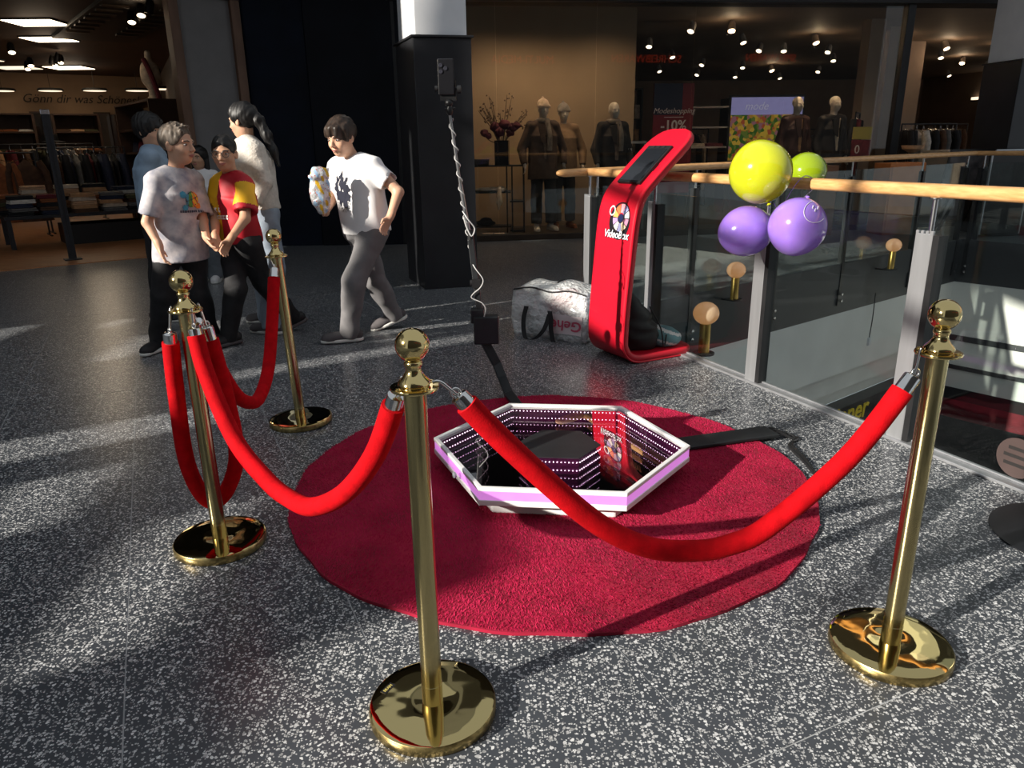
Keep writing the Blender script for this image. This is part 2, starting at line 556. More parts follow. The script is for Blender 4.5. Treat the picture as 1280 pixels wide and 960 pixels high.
# ------------------------------------------------------------------ shared materials
TERR = terrazzo('terrazzo')
GROUT = mat('grout', (.34, .35, .36), .8, var=.15)
NAVY = mat('navy panel', (.003, .006, .015), .6, spec=.2, var=.3, vscale=2)
NAVY2 = mat('charcoal panel', (.005, .006, .010), .6, spec=.2, var=.3, vscale=2)
BLACKCLAD = mat('black cladding', (.022, .023, .026), .32, var=.15, vscale=3)
WHITEP = mat('white paint', (.72, .73, .75), .6, var=.03, vscale=5)
GREYP = mat('grey panel', (.20, .19, .19), .6, var=.06, vscale=4)
BLACK = mat('black metal', (.012, .012, .013), .4, var=.2)
DARK = mat('dark facade', (.012, .011, .011), .6, var=.2, vscale=2)
BRONZE = mat('dark bronze', (.05, .035, .025), .45, metal=.4, var=.1)
ALU = mat('anodised aluminium', (.42, .43, .45), .42, metal=.75, var=.06, vscale=30, stretch=(1, 1, .1))
STEEL = mat('steel', (.55, .55, .56), .25, metal=1.)
CHARM = mat('charcoal metal', (.035, .037, .042), .38, metal=.5, var=.1)
WOODR = mat('handrail beech', (.52, .27, .10), .38, col2=(.68, .38, .16), vscale=14, coat=.3, stretch=(1, 1, 6), detail=6)
WOODF = mat('shop parquet', (.34, .14, .055), .4, col2=(.48, .22, .09), vscale=6, stretch=(1, 5, 1))
WOODT = mat('wood trim', (.12, .060, .034), .5, col2=(.19, .10, .06), vscale=10, stretch=(1, 1, .15))
GLASS = glassmat('clear railing glass', (.86, .90, .89), 1.5)
SGLASS = glassmat('shop window glass', (.85, .86, .85), 1.5)

# ------------------------------------------------------------------ floor of terrazzo slabs with the void
G2 = Vector((.907, .421, 0)); G1 = Vector((.421, -.907, 0))
NEAR0 = Vector((1.65, 3.75, 0)); ND = Vector((-.400, .9165, 0)); NN = Vector((-.9165, -.400, 0))   # along / towards the visitors
C1 = Vector((.635, 6.085, 0))
FD = Vector((.788, .616, 0)); FN = Vector((-.616, .788, 0))
C2 = C1 + FD * 7.25
RD = Vector((.616, -.788, 0))

def clip(poly, p, n):
    """keep the side where (q-p).n <= 0"""
    out = []
    for i in range(len(poly)):
        a, b = poly[i], poly[(i + 1) % len(poly)]
        da, db = (a - p).dot(n), (b - p).dot(n)
        if da <= 0: out.append(a)
        if (da < 0) != (db < 0) and abs(da - db) > 1e-9: out.append(a + (b - a) * (da / (da - db)))
    return out

OUT_NEAR = -NN         # pointing into the void
BIG = [Vector((-12, -6, 0)), Vector((16, -6, 0)), Vector((16, 16, 0)), Vector((-12, 16, 0))]
def regions(poly):
    a = clip(poly, C1, OUT_NEAR)
    b = clip(clip(poly, C1, NN), C1, -FN)
    c = clip(clip(clip(poly, C1, NN), C1, FN), C2, -FD)
    return [q for q in (a, b, c) if len(q) > 2]

fb = MB()
for q in regions([Vector((-12, -4, 0)), Vector((12, -4, 0)), Vector((12, 13, 0)), Vector((-12, 13, 0))]):
    fb.prism(q, -.30, -.0012)
floor = fb.build('floor', GROUT, kind='structure', smooth=0, origin=(0, 0, 0))
SW, SL_, GAP = .634, 1.268, .004
def slabmesh(poly, org):
    mb = MB(); mb.prism([p - org for p in poly], -.02, 0)
    return mb.mesh('floor_slab', TERR, smooth=0)
shared = None
cnt = 0
def inside(p): return -8 < p.x < 9 and -.7 < p.y < 11.6 and p.x > -1.0 * p.y - 1.5 and p.x < .78 * p.y + 2.2
for i in range(-20, 24):
    for j in range(-16, 6):
        u0 = -.257 + i * SW; v0 = -1.012 + j * SL_
        c = G2 * (u0 + SW / 2) + G1 * (v0 + SL_ / 2)
        if not inside(c): continue
        # slabs standing behind the shop fronts are not laid
        if (c - Vector((-3.55, 10.95, 0))).dot(Vector((-.613, .79, 0))) > .35 and c.x < -3.4: continue
        quad = [G2 * (u0 + a) + G1 * (v0 + b) for a, b in ((GAP / 2, GAP / 2), (SW - GAP / 2, GAP / 2), (SW - GAP / 2, SL_ - GAP / 2), (GAP / 2, SL_ - GAP / 2))]
        rg = regions(quad)
        full = len(rg) == 1 and len(rg[0]) == 4 and all((rg[0][k] - quad[k]).length < 1e-6 for k in range(4))
        if full:
            if shared is None:
                shared = slabmesh(quad, c)
            link_mesh('floor_slab', shared, floor, c); cnt += 1
        else:
            for q in rg:
                a = sum(((q[k] - q[0]).cross(q[(k + 1) % len(q)] - q[0])).z for k in range(len(q))) / 2
                if abs(a) < .02: continue
                link_mesh('floor_slab', slabmesh(q, q[0]), floor, q[0]); cnt += 1
print('slabs', cnt)

# ------------------------------------------------------------------ the void below
FASC = mat('grey fascia', (.045, .048, .052), .5, var=.1, vscale=3)
LWHITE = mat('lower white wall', (.82, .81, .77), .7, var=.05, vscale=2)
LGREY = mat('lower grey wall', (.46, .44, .40), .7, var=.08, vscale=2)
LBLACK = mat('lower black hoarding', (.012, .014, .015), .4, var=.2, vscale=3)
LRED = mat('lower red band', (.16, .012, .02), .6, var=.2)
YELLOW = mat('yellow lettering', (.85, .62, .02), .5)
def wallstrip(a, b, n, z0, z1, t):
    mb = MB(); a, b, n = Vector(a), Vector(b), Vector(n)
    mb.prism([a, b, b + n * t, a + n * t], z0, z1)
    return mb
C3 = C2 + RD * 8; N0 = NEAR0 - ND * 4.2
wallstrip(C1 - FD * .0, C2, FN, -.60, -.302, .25).build('trim_1', FASC, kind='structure', smooth=0)
fa = wallstrip(C1, C2, FN, -.30, -.004, .012); fa.v = [(v[0] - FN.x * .012, v[1] - FN.y * .012, v[2]) for v in fa.v]
fa.build('trim_2', FASC, kind='structure', smooth=0)
wallstrip(C2, C3, FD, -.60, -.302, .25).build('trim_3', FASC, kind='structure', smooth=0)
fa = wallstrip(C2, C3, FD, -.30, -.004, .012); fa.v = [(v[0] - FD.x * .012, v[1] - FD.y * .012, v[2]) for v in fa.v]
fa.build('trim_4', FASC, kind='structure', smooth=0)
wallstrip(N0, C1, OUT_NEAR, -.60, -.004, -.05).build('trim_5', FASC, kind='structure', smooth=0)
wallstrip(C1, C2, FN, -1.38, -.60, .2).build('wall_lower_far', LWHITE, kind='structure', smooth=0)
wallstrip(C1 + FN * .02, C2 + FN * .02, FN, -1.40, -1.38, .16).build('trim_6', LWHITE, kind='structure', smooth=0)
wallstrip(C1 + FN * .16, C2 + FN * .16, FN, -1.72, -1.40, .2).build('wall_lower_ledge', LWHITE, kind='structure', smooth=0)
wallstrip(C1 + FN * .26, C2 + FN * .26, FN, -1.92, -1.72, .2).build('wall_lower_band', LWHITE, kind='structure', smooth=0)
hb = wallstrip(C1 + FN * .05, C2 + FN * .05, FN, -4.5, -1.92, .2)
hb.build('wall_lower_hoarding', LBLACK, kind='structure', smooth=0)
wallstrip(C2, C3, FD, -1.36, -.60, .2).build('wall_lower_right', LWHITE, kind='structure', smooth=0)
wallstrip(C2 - FD * .02, C3 - FD * .02, FD, -1.44, -1.36, .2).build('trim_7', FASC, kind='structure', smooth=0)
wallstrip(C2, C3, FD, -1.80, -1.44, .2).build('wall_lower_right_band', LWHITE, kind='structure', smooth=0)
wallstrip(C2 - FD * .02, C3 - FD * .02, FD, -1.86, -1.80, .2).build('trim_8', FASC, kind='structure', smooth=0)
wallstrip(C2, C3, FD, -2.14, -1.86, .2).build('wall_lower_right_base', LWHITE, kind='structure', smooth=0)
wallstrip(C2, C3, FD, -2.32, -2.14, .2).build('trim_9', LBLACK, kind='structure', smooth=0)
wallstrip(C2, C3, FD, -2.60, -2.32, .2).build('trim_10', LRED, kind='structure', smooth=0)
wallstrip(C2, C3, FD, -4.5, -2.60, .2).build('wall_lower_right_hoarding', LBLACK, kind='structure', smooth=0)
wallstrip(N0, C1, OUT_NEAR, -4.5, -.6, -.2).build('wall_lower_near', LWHITE, kind='structure', smooth=0)
mb = MB(); mb.prism([N0 - FD * 1, C1 - FD, C1 + FN, C2 + FN + FD, C3 + FD, C3 - FN * 6 + FD], -4.7, -4.5)
mb.build('floor_lower', mat('lower floor', (.09, .09, .09), .4, var=.1), kind='structure', smooth=0)
mb = MB(); place_text(mb, 'inner', .40, C1 + FD * 4.85 + FN * .044 + Vector((0, 0, -2.045)), FD, (0, 0, 1), .01, .1, .006)
mb.build('sign_lettering', YELLOW, label='yellow letters on the black hoarding of the floor below', cat='sign')

# ------------------------------------------------------------------ facades
LO = Vector((-3.55, 10.95, 0)); LA = Vector((-.790, -.613, 0)); LB = Vector((-.613, .790, 0))
def lp(a, b, z=0): return LO + LA * a + LB * b + Vector((0, 0, z))
RO = Vector((-1.5, 11.0, 0)); RU = Vector((math.cos(R_(7)), math.sin(R_(7)), 0)); RV = Vector((-math.sin(R_(7)), math.cos(R_(7)), 0))
def rp(u, v, z=0): return RO + RU * u + RV * v + Vector((0, 0, z))
def slab(f, u0, u1, v0, v1, z0, z1):
    mb = MB(); mb.prism([f(u0, v0), f(u1, v0), f(u1, v1), f(u0, v1)], z0, z1); return mb

# navy wall between the shops
mb = MB(); mb.prism([Vector((-3.62, 10.98, 0)), Vector((-2.72, 10.98, 0)), Vector((-2.72, 11.3, 0)), Vector((-3.62, 11.3, 0))], 0, 4.2)
mb.build('wall_navy', NAVY, kind='structure', smooth=0, bevel=.008)
mb = MB(); mb.prism([Vector((-2.71, 10.94, 0)), Vector((-1.45, 10.94, 0)), Vector((-1.45, 11.2, 0)), Vector((-2.71, 11.2, 0))], 0, 4.2)
mb.build('wall_charcoal', NAVY2, kind='structure', smooth=0, bevel=.008)
mb = MB(); mb.prism([Vector((-3.6, 10.9, 0)), Vector((-1.4, 10.85, 0)), Vector((-1.4, 11.2, 0)), Vector((-3.6, 11.2, 0))], 4.2, 7.9)
mb.build('wall_upper_middle', DARK, kind='structure', smooth=0)

# left shop front
slab(lp, .02, 9, -.05, .25, 3.32, 7.9).build('wall_upper_left', DARK, kind='structure', smooth=0)
slab(lp, .0, 9, -.07, .27, 3.22, 3.32).build('trim_11', mat('brown header', (.06, .04, .035), .5, var=.1), kind='structure', smooth=0, bevel=.006)
slab(lp, .12, .78, .04, .16, 0, 3.22).build('wall_shop_panel', GREYP, kind='structure', smooth=0)
slab(lp, .00, .12, -.04, .22, 0, 3.22).build('trim_12', WOODT, kind='structure', smooth=0, bevel=.006)
slab(lp, .78, .90, -.02, .22, 0, 3.22).build('trim_13', WOODT, kind='structure', smooth=0, bevel=.006)
slab(lp, -.2, 10.5, .0, .3, -.1, .012).build('floor_shop_threshold', WOODF, kind='structure', smooth=0)
slab(lp, -3.5, 10.5, .3, 15, -.1, .012).build('floor_left_shop', WOODF, kind='structure', smooth=0)
SHC = mat('shop ceiling brown', (.075, .045, .03), .7, var=.12, vscale=1.5)
slab(lp, -3.5, 11, .25, 15, 3.36, 3.5).build('ceiling_left_shop', SHC, kind='structure', smooth=0)
LSW = mat('shop wall tan', (.30, .19, .11), .7, var=.08, vscale=2)
slab(lp, -3.5, 11, 14, 14.2, 0, 3.36).build('wall_back_left_shop', LSW, kind='structure', smooth=0)
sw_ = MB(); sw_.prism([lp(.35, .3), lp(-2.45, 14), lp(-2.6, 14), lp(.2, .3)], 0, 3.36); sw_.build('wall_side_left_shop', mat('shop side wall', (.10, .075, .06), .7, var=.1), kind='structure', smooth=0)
slab(lp, 10.5, 10.7, .25, 14, 0, 3.36).build('wall_far_left_shop', SHC, kind='structure', smooth=0)

# right shop front
slab(rp, -.1, 19, -.12, .3, 3.2, 8.0).build('wall_upper_right', DARK, kind='structure', smooth=0)
slab(rp, .0, 7.35, -.03, .07, 0, .085).build('trim_14', BRONZE, kind='structure', smooth=0, bevel=.004)
slab(rp, 7.36, 7.48, -.05, .08, 0, 3.2).build('trim_15', BLACK, kind='structure', smooth=0, bevel=.006)
slab(rp, -.05, .05, -.06, .14, 0, 3.2).build('trim_16', BLACK, kind='structure', smooth=0, bevel=.006)
SHF = mat('shop floor stone', (.05, .04, .034), .3, var=.15, vscale=3)
slab(rp, 0, 19, .07, 17, -.1, .05).build('floor_right_shop', SHF, kind='structure', smooth=0)
RSC = mat('right shop ceiling', (.20, .14, .10), .7, var=.06, vscale=1.2)
slab(rp, 0, 19, .3, 17, 3.38, 3.5).build('ceiling_right_shop', RSC, kind='structure', smooth=0)
RSW = mat('right shop wall', (.30, .22, .16), .7, var=.06, vscale=2)
slab(rp, 0, 19, 16, 16.2, 0, 3.4).build('wall_back_right_shop', RSW, kind='structure', smooth=0)
slab(rp, -.1, 0, .1, 16, 0, 3.4).build('wall_side_right_shop', RSW, kind='structure', smooth=0)
slab(rp, 18.8, 19, .1, 16, 0, 3.4).build('wall_far_right_shop', RSW, kind='structure', smooth=0)
BACKD = mat('display backdrop', (.32, .22, .135), .6, var=.04, vscale=2)
slab(rp, 0, 3.78, 1.5, 1.62, .05, 3.38).build('wall_display_backdrop', BACKD, kind='structure', smooth=0)
pn = thing('window_1', rp(3.6, .02, .085), None, None)
pn['kind'] = 'structure'
us = [.05, 1.36, 2.78, 4.2, 5.62, 7.35]
for i in range(5):
    slab(rp, us[i] + .004, us[i + 1] - .004, .012, .024, .085, 3.2).build('pane', SGLASS, pn, smooth=0)

# pillars
def pillar(c, ex, ey, hx, hy, zc, label_n):
    c, ex, ey = Vector(c), Vector(ex), Vector(ey)
    def rect(g): return [c + ex * sx * (hx + g) + ey * sy * (hy + g) for sx, sy in ((-1, -1), (1, -1), (1, 1), (-1, 1))]
    r = thing('wall_pillar_' + label_n, c, None, None); r['kind'] = 'structure'
    mb = MB(); mb.prism(rect(0), .0, zc - .02); mb.build('cladding', BLACKCLAD, r, smooth=0, bevel=.006)
    mb = MB(); mb.prism(rect(.02), zc - .02, zc); mb.build('cladding_cap', BLACKCLAD, r, smooth=0, bevel=.004)
    mb = MB(); mb.prism(rect(-.03), zc, 7.2); mb.build('column_shaft', WHITEP, r, smooth=0, bevel=.006)
    return r
pex = Vector((.9707, .240, 0)).normalized(); pey = Vector((-.352, .936, 0)).normalized()
pillar((-.711, 7.747, 0), pex, pey, .268, .358, 2.32, 'left')
pillar((7.22, 11.18, 0), RU, RV, .36, .36, 2.35, 'right')

# building opposite (behind the visitors), its red sign letters mirror in the shop window
slab(rp, 5.5, 19, -.10, .28, 8.0, 9.2).build('wall_upper_right_attic', DARK, kind='structure', smooth=0)
shade_slab = MB(); shade_slab.prism([Vector(q) for q in ((-7, 6.6, 0), (-1.05, 7.42, 0), (-.25, 7.42, 0), (6.9, 10.75, 0), (16, 12, 0), (16, 13.1, 0), (-1.5, 11.2, 0), (-3.6, 11.1, 0), (-7.6, 8.0, 0))], 4.5, 5.0)
shade_slab.build('ceiling_shade_slab', mat('shade slab grey', (.10, .095, .09), .7, var=.08), kind='structure', smooth=0)  # unseen slab added overhead to darken the far walkway
OPW = mat('opposite wall', (.10, .095, .09), .7, var=.1, vscale=1)
mb = MB(); mb.box((8, -4.4, 3.2), (21, .3, 6.8)); mb.build('wall_opposite', OPW, kind='structure', smooth=0)
REDL = mat('red sign letters', (.5, .03, .02), .5, emit=(1, .10, .04), estr=.8)
for word, cx, cz in (('MULTI-MEDIA', 4.4, 4.05), ('SCHREIBWAREN', 8.9, 4.12), ('SPIELWAREN', 13.8, 4.2)):
    mb = MB(); place_text(mb, word, .36, (cx, -4.22, cz), (-1, 0, 0), (0, 0, 1), .03)
    mb.build('shop_sign_offscreen', REDL, label='red lit sign reading %s on the wall opposite the shop window' % word.lower(), cat='sign', smooth=0)
# ------------------------------------------------------------------ railings
def handrail(name, a, b, z, label, tip_a=False):
    a, b = Vector(a), Vector(b); d = (b - a); L = d.length; d.normalize(); x = Vector((-d.y, d.x, 0))
    n = 14; path = []; prof = []
    for k in range(16):
        t = 2 * PI * k / 16
        cx, cz = math.cos(t), math.sin(t)
        prof.append((.044 * math.copysign(abs(cx) ** .75, cx), .030 * math.copysign(abs(cz) ** .75, cz)))
    st = []
    if tip_a:
        for q in (0, .012, .03, .055, .09): st.append((q, max(.02, math.sqrt(max(0, 1 - (1 - q / .09) ** 2)))))
    else: st.append((0, 1))
    st.append((L, 1))
    v = []; f = []
    for s_, w in st:
        for px, pz in prof:
            v.append(a + d * s_ + x * px * w + Vector((0, 0, z + pz * w)))
    for i in range(len(st) - 1):
        for k in range(16):
            l = (k + 1) % 16
            f.append((i * 16 + k, i * 16 + l, (i + 1) * 16 + l, (i + 1) * 16 + k))
    f.append(tuple(range(16))[::-1]); f.append(tuple((len(st) - 1) * 16 + k for k in range(16)))
    mb = MB(); mb.add(v, f)
    return mb

def railing(label, start, d, nrm, L, posts, zb, near, tip=0.0):
    """posts: distances along d. nrm points to the walking side"""
    start, d, nrm = Vector(start), Vector(d), Vector(nrm)
    rt = thing('glass_railing', start + d * (L / 2), label, 'railing')
    handrail('handrail', start - d * tip, start + d * L, 1.15, '', tip > 0).build('handrail', WOODR, rt, smooth=50)
    zt = .97
    for t in posts:
        p = start + d * t
        R = Matrix((d, nrm, Vector((0, 0, 1)))).transposed()
        mb = MB(); mb.box(p + nrm * .035 + d * .02 + Vector((0, 0, (zb + zt) / 2)), (.085, .014, zt - zb), R=R)
        for q in (-.016, .008, .032, .056):
            mb.box(p + nrm * .035 + d * q + Vector((0, 0, zt + .006)), (.014, .014, .014), R=R)
        pl = mb.build('post', ALU if near else CHARM, rt, smooth=0, bevel=.002, seg=1)
        mb = MB(); mb.box(p + nrm * .010 - d * .028 + Vector((0, 0, (zb + zt) / 2)), (.05, .060, zt - zb - .01), R=R)
        mb.build('post_channel', BLACK, rt, smooth=0)
        mb = MB(); mb.cyl(p + nrm * .028 + Vector((0, 0, zt - .02)), p + nrm * .028 + Vector((0, 0, 1.13)), .011, 12)
        mb.lathe([(.024, 0), (.024, .006), (.011, .012)], p + nrm * .028 + Vector((0, 0, 1.118)), 14)
        mb.build('rail_rod', STEEL, rt)
        if not near:
            for z in (zb + .06, zb + .14):
                mb = MB(); mb.lathe([(.018, 0), (.018, .012), (.0, .016)], p - nrm * .03 + Vector((0, 0, z)), 10, -nrm); mb.build('bolt', STEEL, rt)
    for i in range(len(posts) - 1):
        a = start + d * (posts[i] + .035); b = start + d * (posts[i + 1] - .035)
        mb = MB(); mb.prism([a - nrm * .006, b - nrm * .006, b + nrm * .006, a + nrm * .006], .016 if near else -.30, 1.035)
        mb.build('glass_panel', GLASS, rt, smooth=0)
    if near:
        a, b = start, start + d * L
        mb = MB(); mb.prism([a - nrm * .008, b - nrm * .008, b + nrm * .06, a + nrm * .06], 0, .014)
        mb.prism([a - nrm * .008, b - nrm * .008, b + nrm * .012, a + nrm * .012], .014, .022)
        mb.build('base_shoe', ALU, rt, smooth=0, bevel=.003, seg=1)
    return rt
st = NEAR0 - ND * 3.2
tn = lambda Y: (Y - st.y) / ND.y
railing('near glass railing with lit beech handrail and aluminium posts beside the red rug', st, ND, NN, (C1 - st).length, [tn(1.3), tn(2.35), tn(3.28), tn(4.2), tn(5.2), tn(6.02)], 0.0, True)
railing('far glass railing with dark posts bolted across the stairwell void', C1, FD, FN, 7.25, [.12, 1.36, 2.72, 4.08, 5.8, 7.12], -.50, False, .34)
railing('short glass railing turning the far corner of the void', C2, RD, FD, 4.0, [.12, 1.6, 3.1], -.50, False)

# globe lamps on the edges of the void
BRASSL = mat('lamp brass', (.55, .36, .10), .32, metal=.9, var=.1, vscale=20)
GLOBE = mat('frosted globe', (.72, .52, .40), .25, trans=.2, emit=(1.0, .48, .16), estr=.30, coat=.5)
def globe_lamp(p, arm, label):
    p = Vector(p); arm = Vector(arm)
    r = thing('globe_lamp', p, label, 'lamp', 'globe lamps along the void edge')
    mb = MB(); mb.lathe([(max(.0, .089 * math.sin(t)), .279 - .079 * math.cos(t)) for t in np.linspace(.35, PI, 16)], p, 32); mb.build('globe', GLOBE, r, smooth=80)
    mb = MB(); mb.lathe([(.038, .0), (.038, .205), (.03, .215)], p, 20); mb.build('stem', BRASSL, r)
    mb = MB(); mb.lathe([(.0, -.012), (.075, -.012), (.075, .0), (.0, .0)], p, 20); mb.build('base_plate', CHARM, r, smooth=30)
    mb = MB(); mb.bar(p + Vector((0, 0, -.02)), p + arm + Vector((0, 0, -.02)), .045, .012); mb.box(p + arm + Vector((0, 0, -.17)), (.06, .02, .34), math.atan2(arm.y, arm.x) + PI / 2)
    mb.build('bracket', CHARM, r, smooth=0, bevel=.004)
    return r
globe_lamp((1.345, 5.02, -.04), tuple(NN * .26), 'brass globe lamp beside the red kiosk foot, outside the near glass')
globe_lamp((2.16, 7.09, -.09), tuple(FN * .20), 'brass globe lamp at the far fascia near the railing corner')
globe_lamp((4.58, 8.93, -.13), tuple(FN * .22), 'brass globe lamp on a bracket midway along the far fascia')
mb = MB(); p = Vector((4.50, 9.05, -.45))
mb.tube(smoothpath([p, p + Vector((-.01, -.03, -.3)), p + Vector((-.03, -.05, -.55))], 5), .006, 6); cw = mb
cw.build('hanging_cable', BLACK, label='thin black cable hanging below the far globe lamp', cat='cable')
mb = MB(); mb.box(p + Vector((-.03, -.06, -.60)), (.05, .03, .10), .6); mb.build('cable_plug', WHITEP, label='small white plug at the end of the hanging cable', cat='plug', smooth=0, bevel=.006)
# round sticker on the near glass
q = NEAR0 - ND * ((3.75 - 2.795) / .9165) + NN * .0065
stk = thing('glass_sticker', q + Vector((0, 0, .12)), 'round brownish sticker with dark bars on the near glass panel', 'sticker')
mb = MB(); mb.lathe([(0, 0), (.085, 0), (.085, .0015), (0, .0015)], q + Vector((0, 0, .115)), 28, NN); mb.build('disc', mat('sticker brown', (.050, .032, .030), .6, var=.1), stk, smooth=30)
mb = MB()
for dz, w in ((.038, .08), (.005, .11), (-.03, .10)): mb.bar(q + NN * .002 - ND * w / 2 + Vector((0, 0, .115 + dz)), q + NN * .002 + ND * w / 2 + Vector((0, 0, .115 + dz)), .0015, .014)
mb.build('bar', mat('sticker bars', (.012, .010, .010), .6), stk, smooth=0)
# ------------------------------------------------------------------ unseen sun blocker added left of the frame; gaps cut for the sun patches
WX = -9.0
sun_gaps = [(-6.0, 2.30, 4.45, 6.30), (-5.4, -3.2, 3.72, 4.45), (-3.2, -1.9, 4.02, 4.45), (-2.95, -1.95, 3.38, 3.58), (-1.80, -1.15, 3.04, 3.26), (-.85, -.42, 2.80, 3.38),
         (.45, 1.65, 3.55, 4.32), (2.42, 3.05, 2.15, 2.30), (2.45, 2.8, 2.5, 2.62), (2.74, 2.86, 3.5, 5.1), (1.75, 2.2, 2.9, 3.05), (2.40, 3.05, 5.85, 7.15), (1.15, 1.95, 2.72, 2.86), (.5, 1.05, 3.02, 3.14), (.02, .3, 3.2, 3.95)]
ys = sorted({-10.0, 6.6} | {o[0] for o in sun_gaps} | {o[1] for o in sun_gaps})
zs = sorted({0.0, 7.2, 11.0} | {o[2] for o in sun_gaps} | {o[3] for o in sun_gaps})
mb = MB()
for j in range(len(zs) - 1):
    run = None
    for i in range(len(ys) - 1):
        yc, zc = (ys[i] + ys[i + 1]) / 2, (zs[j] + zs[j + 1]) / 2
        hole = any(o[0] < yc < o[1] and o[2] < zc < o[3] for o in sun_gaps)
        if zc > 7.2 and yc < -.42: hole = True
        if not hole: run = ys[i] if run is None else run
        if run is not None and (hole or i == len(ys) - 2):
            e = ys[i] if hole else ys[i + 1]
            mb.box((WX, (run + e) / 2, zc), (.12, e - run, zs[j + 1] - zs[j])); run = None
mb.build('wall_sun_blocker', mat('sun blocker grey', (.30, .29, .28), .7, var=.05), kind='structure', smooth=0)
for k in range(7):
    y_ = -5.3 + 1.28 * k
    mb = MB(); mb.box((WX, y_, 5.375), (.10, .07, 1.85)); mb.build('trim_%d' % (20 + k), CHARM, kind='structure', smooth=0)  # added bars out of view, striping the sun in the blocker's upper gap
mb = MB(); mb.box((WX, -1.85, 5.42), (.10, 8.3, .07)); mb.build('trim_30', CHARM, kind='structure', smooth=0)
# ------------------------------------------------------------------ stanchions and ropes
BRASS = mat('polished brass', (.70, .55, .25), .10, metal=1., bump=.05, bscale=3, bdist=.02)
BRASSP = mat('satin brass tube', (.52, .43, .21), .20, metal=1., var=.08, vscale=40, stretch=(1, 1, .05))
BRASSB = mat('wavy brass plate', (.62, .49, .22), .04, metal=1., bump=.45, bscale=3.2, bdist=.014)
BRASSE = mat('worn brass edge', (.45, .34, .14), .32, metal=1., var=.3, vscale=60)
CHROME = mat('chrome', (.75, .74, .72), .12, metal=1.)
VELVET = mat('red velvet', (.46, .002, .006), .85, var=.15, vscale=30, spec=.12, bump=.25, bscale=260, bdist=.004)
ST = {'F': (-.214, 1.552), 'R': (1.05, 1.76), 'L': (-1.07, 2.409), 'B': (-1.107, 3.655)}
def stanchion(xy, label, tilt=(0, 0)):
    r = thing('stanchion', (xy[0], xy[1], 0), label, 'stanchion', 'brass rope stanchions around the rug')
    mb = MB(); mb.lathe([(0, 0), (.157, 0), (.160, .003), (.160, .024), (.157, .029)], n=72); mb.build('base_edge', BRASSE, r, local=True, smooth=50)
    mb = MB(); mb.lathe([(.157, .029), (.152, .0305), (.12, .0312), (.07, .0314), (.042, .0310), (.033, .0298), (.0, .0298)], n=72); mb.build('base_plate', BRASSB, r, local=True, smooth=60)
    mb = MB(); mb.lathe([(.0, .028), (.0262, .028), (.0262, .085), (.0256, .0855), (.0256, .862), (.0, .862)], n=40); mb.build('pole', BRASSP, r, local=True, smooth=40)
    mb = MB(); mb.lathe([(.033, .862), (.053, .862), (.0545, .8655), (.053, .869), (.033, .869)], n=48)
    for k in range(4):
        a = PI / 4 + k * PI / 2
        mb.torus((.044 * math.cos(a), .044 * math.sin(a), .870), .0065, .0014, n=14, m=6)
    mb.build('hook_ring', BRASS, r, local=True, smooth=50)
    mb = MB(); mb.lathe([(.0, .858), (.030, .860), (.034, .866), (.033, .872), (.036, .875), (.034, .882), (.024, .892), (.0175, .904), (.0165, .912), (.020, .917), (.0205, .922), (.018, .926), (.015, .929)], n=40); mb.build('neck', BRASS, r, local=True, smooth=50)
    mb = MB(); mb.sphere((0, 0, .9615), .0375, 40, 26); mb.build('ball', BRASS, r, local=True, smooth=90)
    r.rotation_euler = (tilt[0], tilt[1], 0)
    return r
sF = stanchion(ST['F'], 'brass stanchion with a small black sticker on its base, in front of the rug')
sR = stanchion(ST['R'], 'brass stanchion beside the glass railing, at the right end of the rope')
sL = stanchion(ST['L'], 'brass stanchion left of the rug with a rope looped double on it')
sB = stanchion(ST['B'], 'brass stanchion standing nearest to the children', (R_(0), R_(-2.2)))
mb = MB(); a = R_(160); mb.box((.128 * math.cos(a), .128 * math.sin(a), .0312), (.04, .018, .0012), R_(58)); mb.build('base_sticker', BLACK, sF, local=True, smooth=0)
mb = MB(); v, f = text_geo('BEAM', .012, .0006); Rz = Matrix.Rotation(R_(58), 3, 'Z')
mb.add([Rz @ p + Vector((.128 * math.cos(a), .128 * math.sin(a), .0322)) for p in v], f); mb.build('base_lettering', mat('sticker gold', (.6, .5, .15), .5), sF, local=True, smooth=0)

def rope(pts, label, ends):
    P = smoothpath(pts, 8)
    base = min(P, key=lambda p: p.z)
    r = thing('velvet_rope', (base.x, base.y, base.z - .028), label, 'rope', 'red velvet barrier ropes')
    # trim the ends for the ferrules
    mb = MB(); mb.tube(P[2:-2], .0275, 18); mb.build('cord', VELVET, r, smooth=60)
    for (a, b), hook in zip(((P[0], P[3]), (P[-1], P[-4])), ends):
        d = (b - a).normalized(); hook = Vector(hook)
        mb = MB(); mb.lathe([(.012, 0), (.0205, .004), (.0215, .01), (.0215, .052), (.0235, .056), (.0235, .064), (.02, .066)], a, 20, d); mb.build('ferrule', CHROME, r, smooth=40)
        e = hook - a
        mb = MB(); mb.tube(smoothpath([a + d * .004, a + e * .35 + Vector((0, 0, .004)), a + e * .75 + Vector((0, 0, .010)), hook + Vector((0, 0, .008)), hook - e.normalized() * (-.012)], 5), .0042, 8)
        mb.torus(a - d * .006, .010, .0034, axis=d.cross(Vector((0, 0, 1))), n=16, m=8)
        mb.build('snap_hook', CHROME, r, smooth=60)
    return r
def lerp2(A, B, t, z): return (A[0] + (B[0] - A[0]) * t, A[1] + (B[1] - A[1]) * t, z)
F_, R2, L_, B_ = ST['F'], ST['R'], ST['L'], ST['B']
def ring(S_, T):
    d = Vector((T[0] - S_[0], T[1] - S_[1], 0)).normalized(); return Vector((S_[0], S_[1], .868)) + d * .050
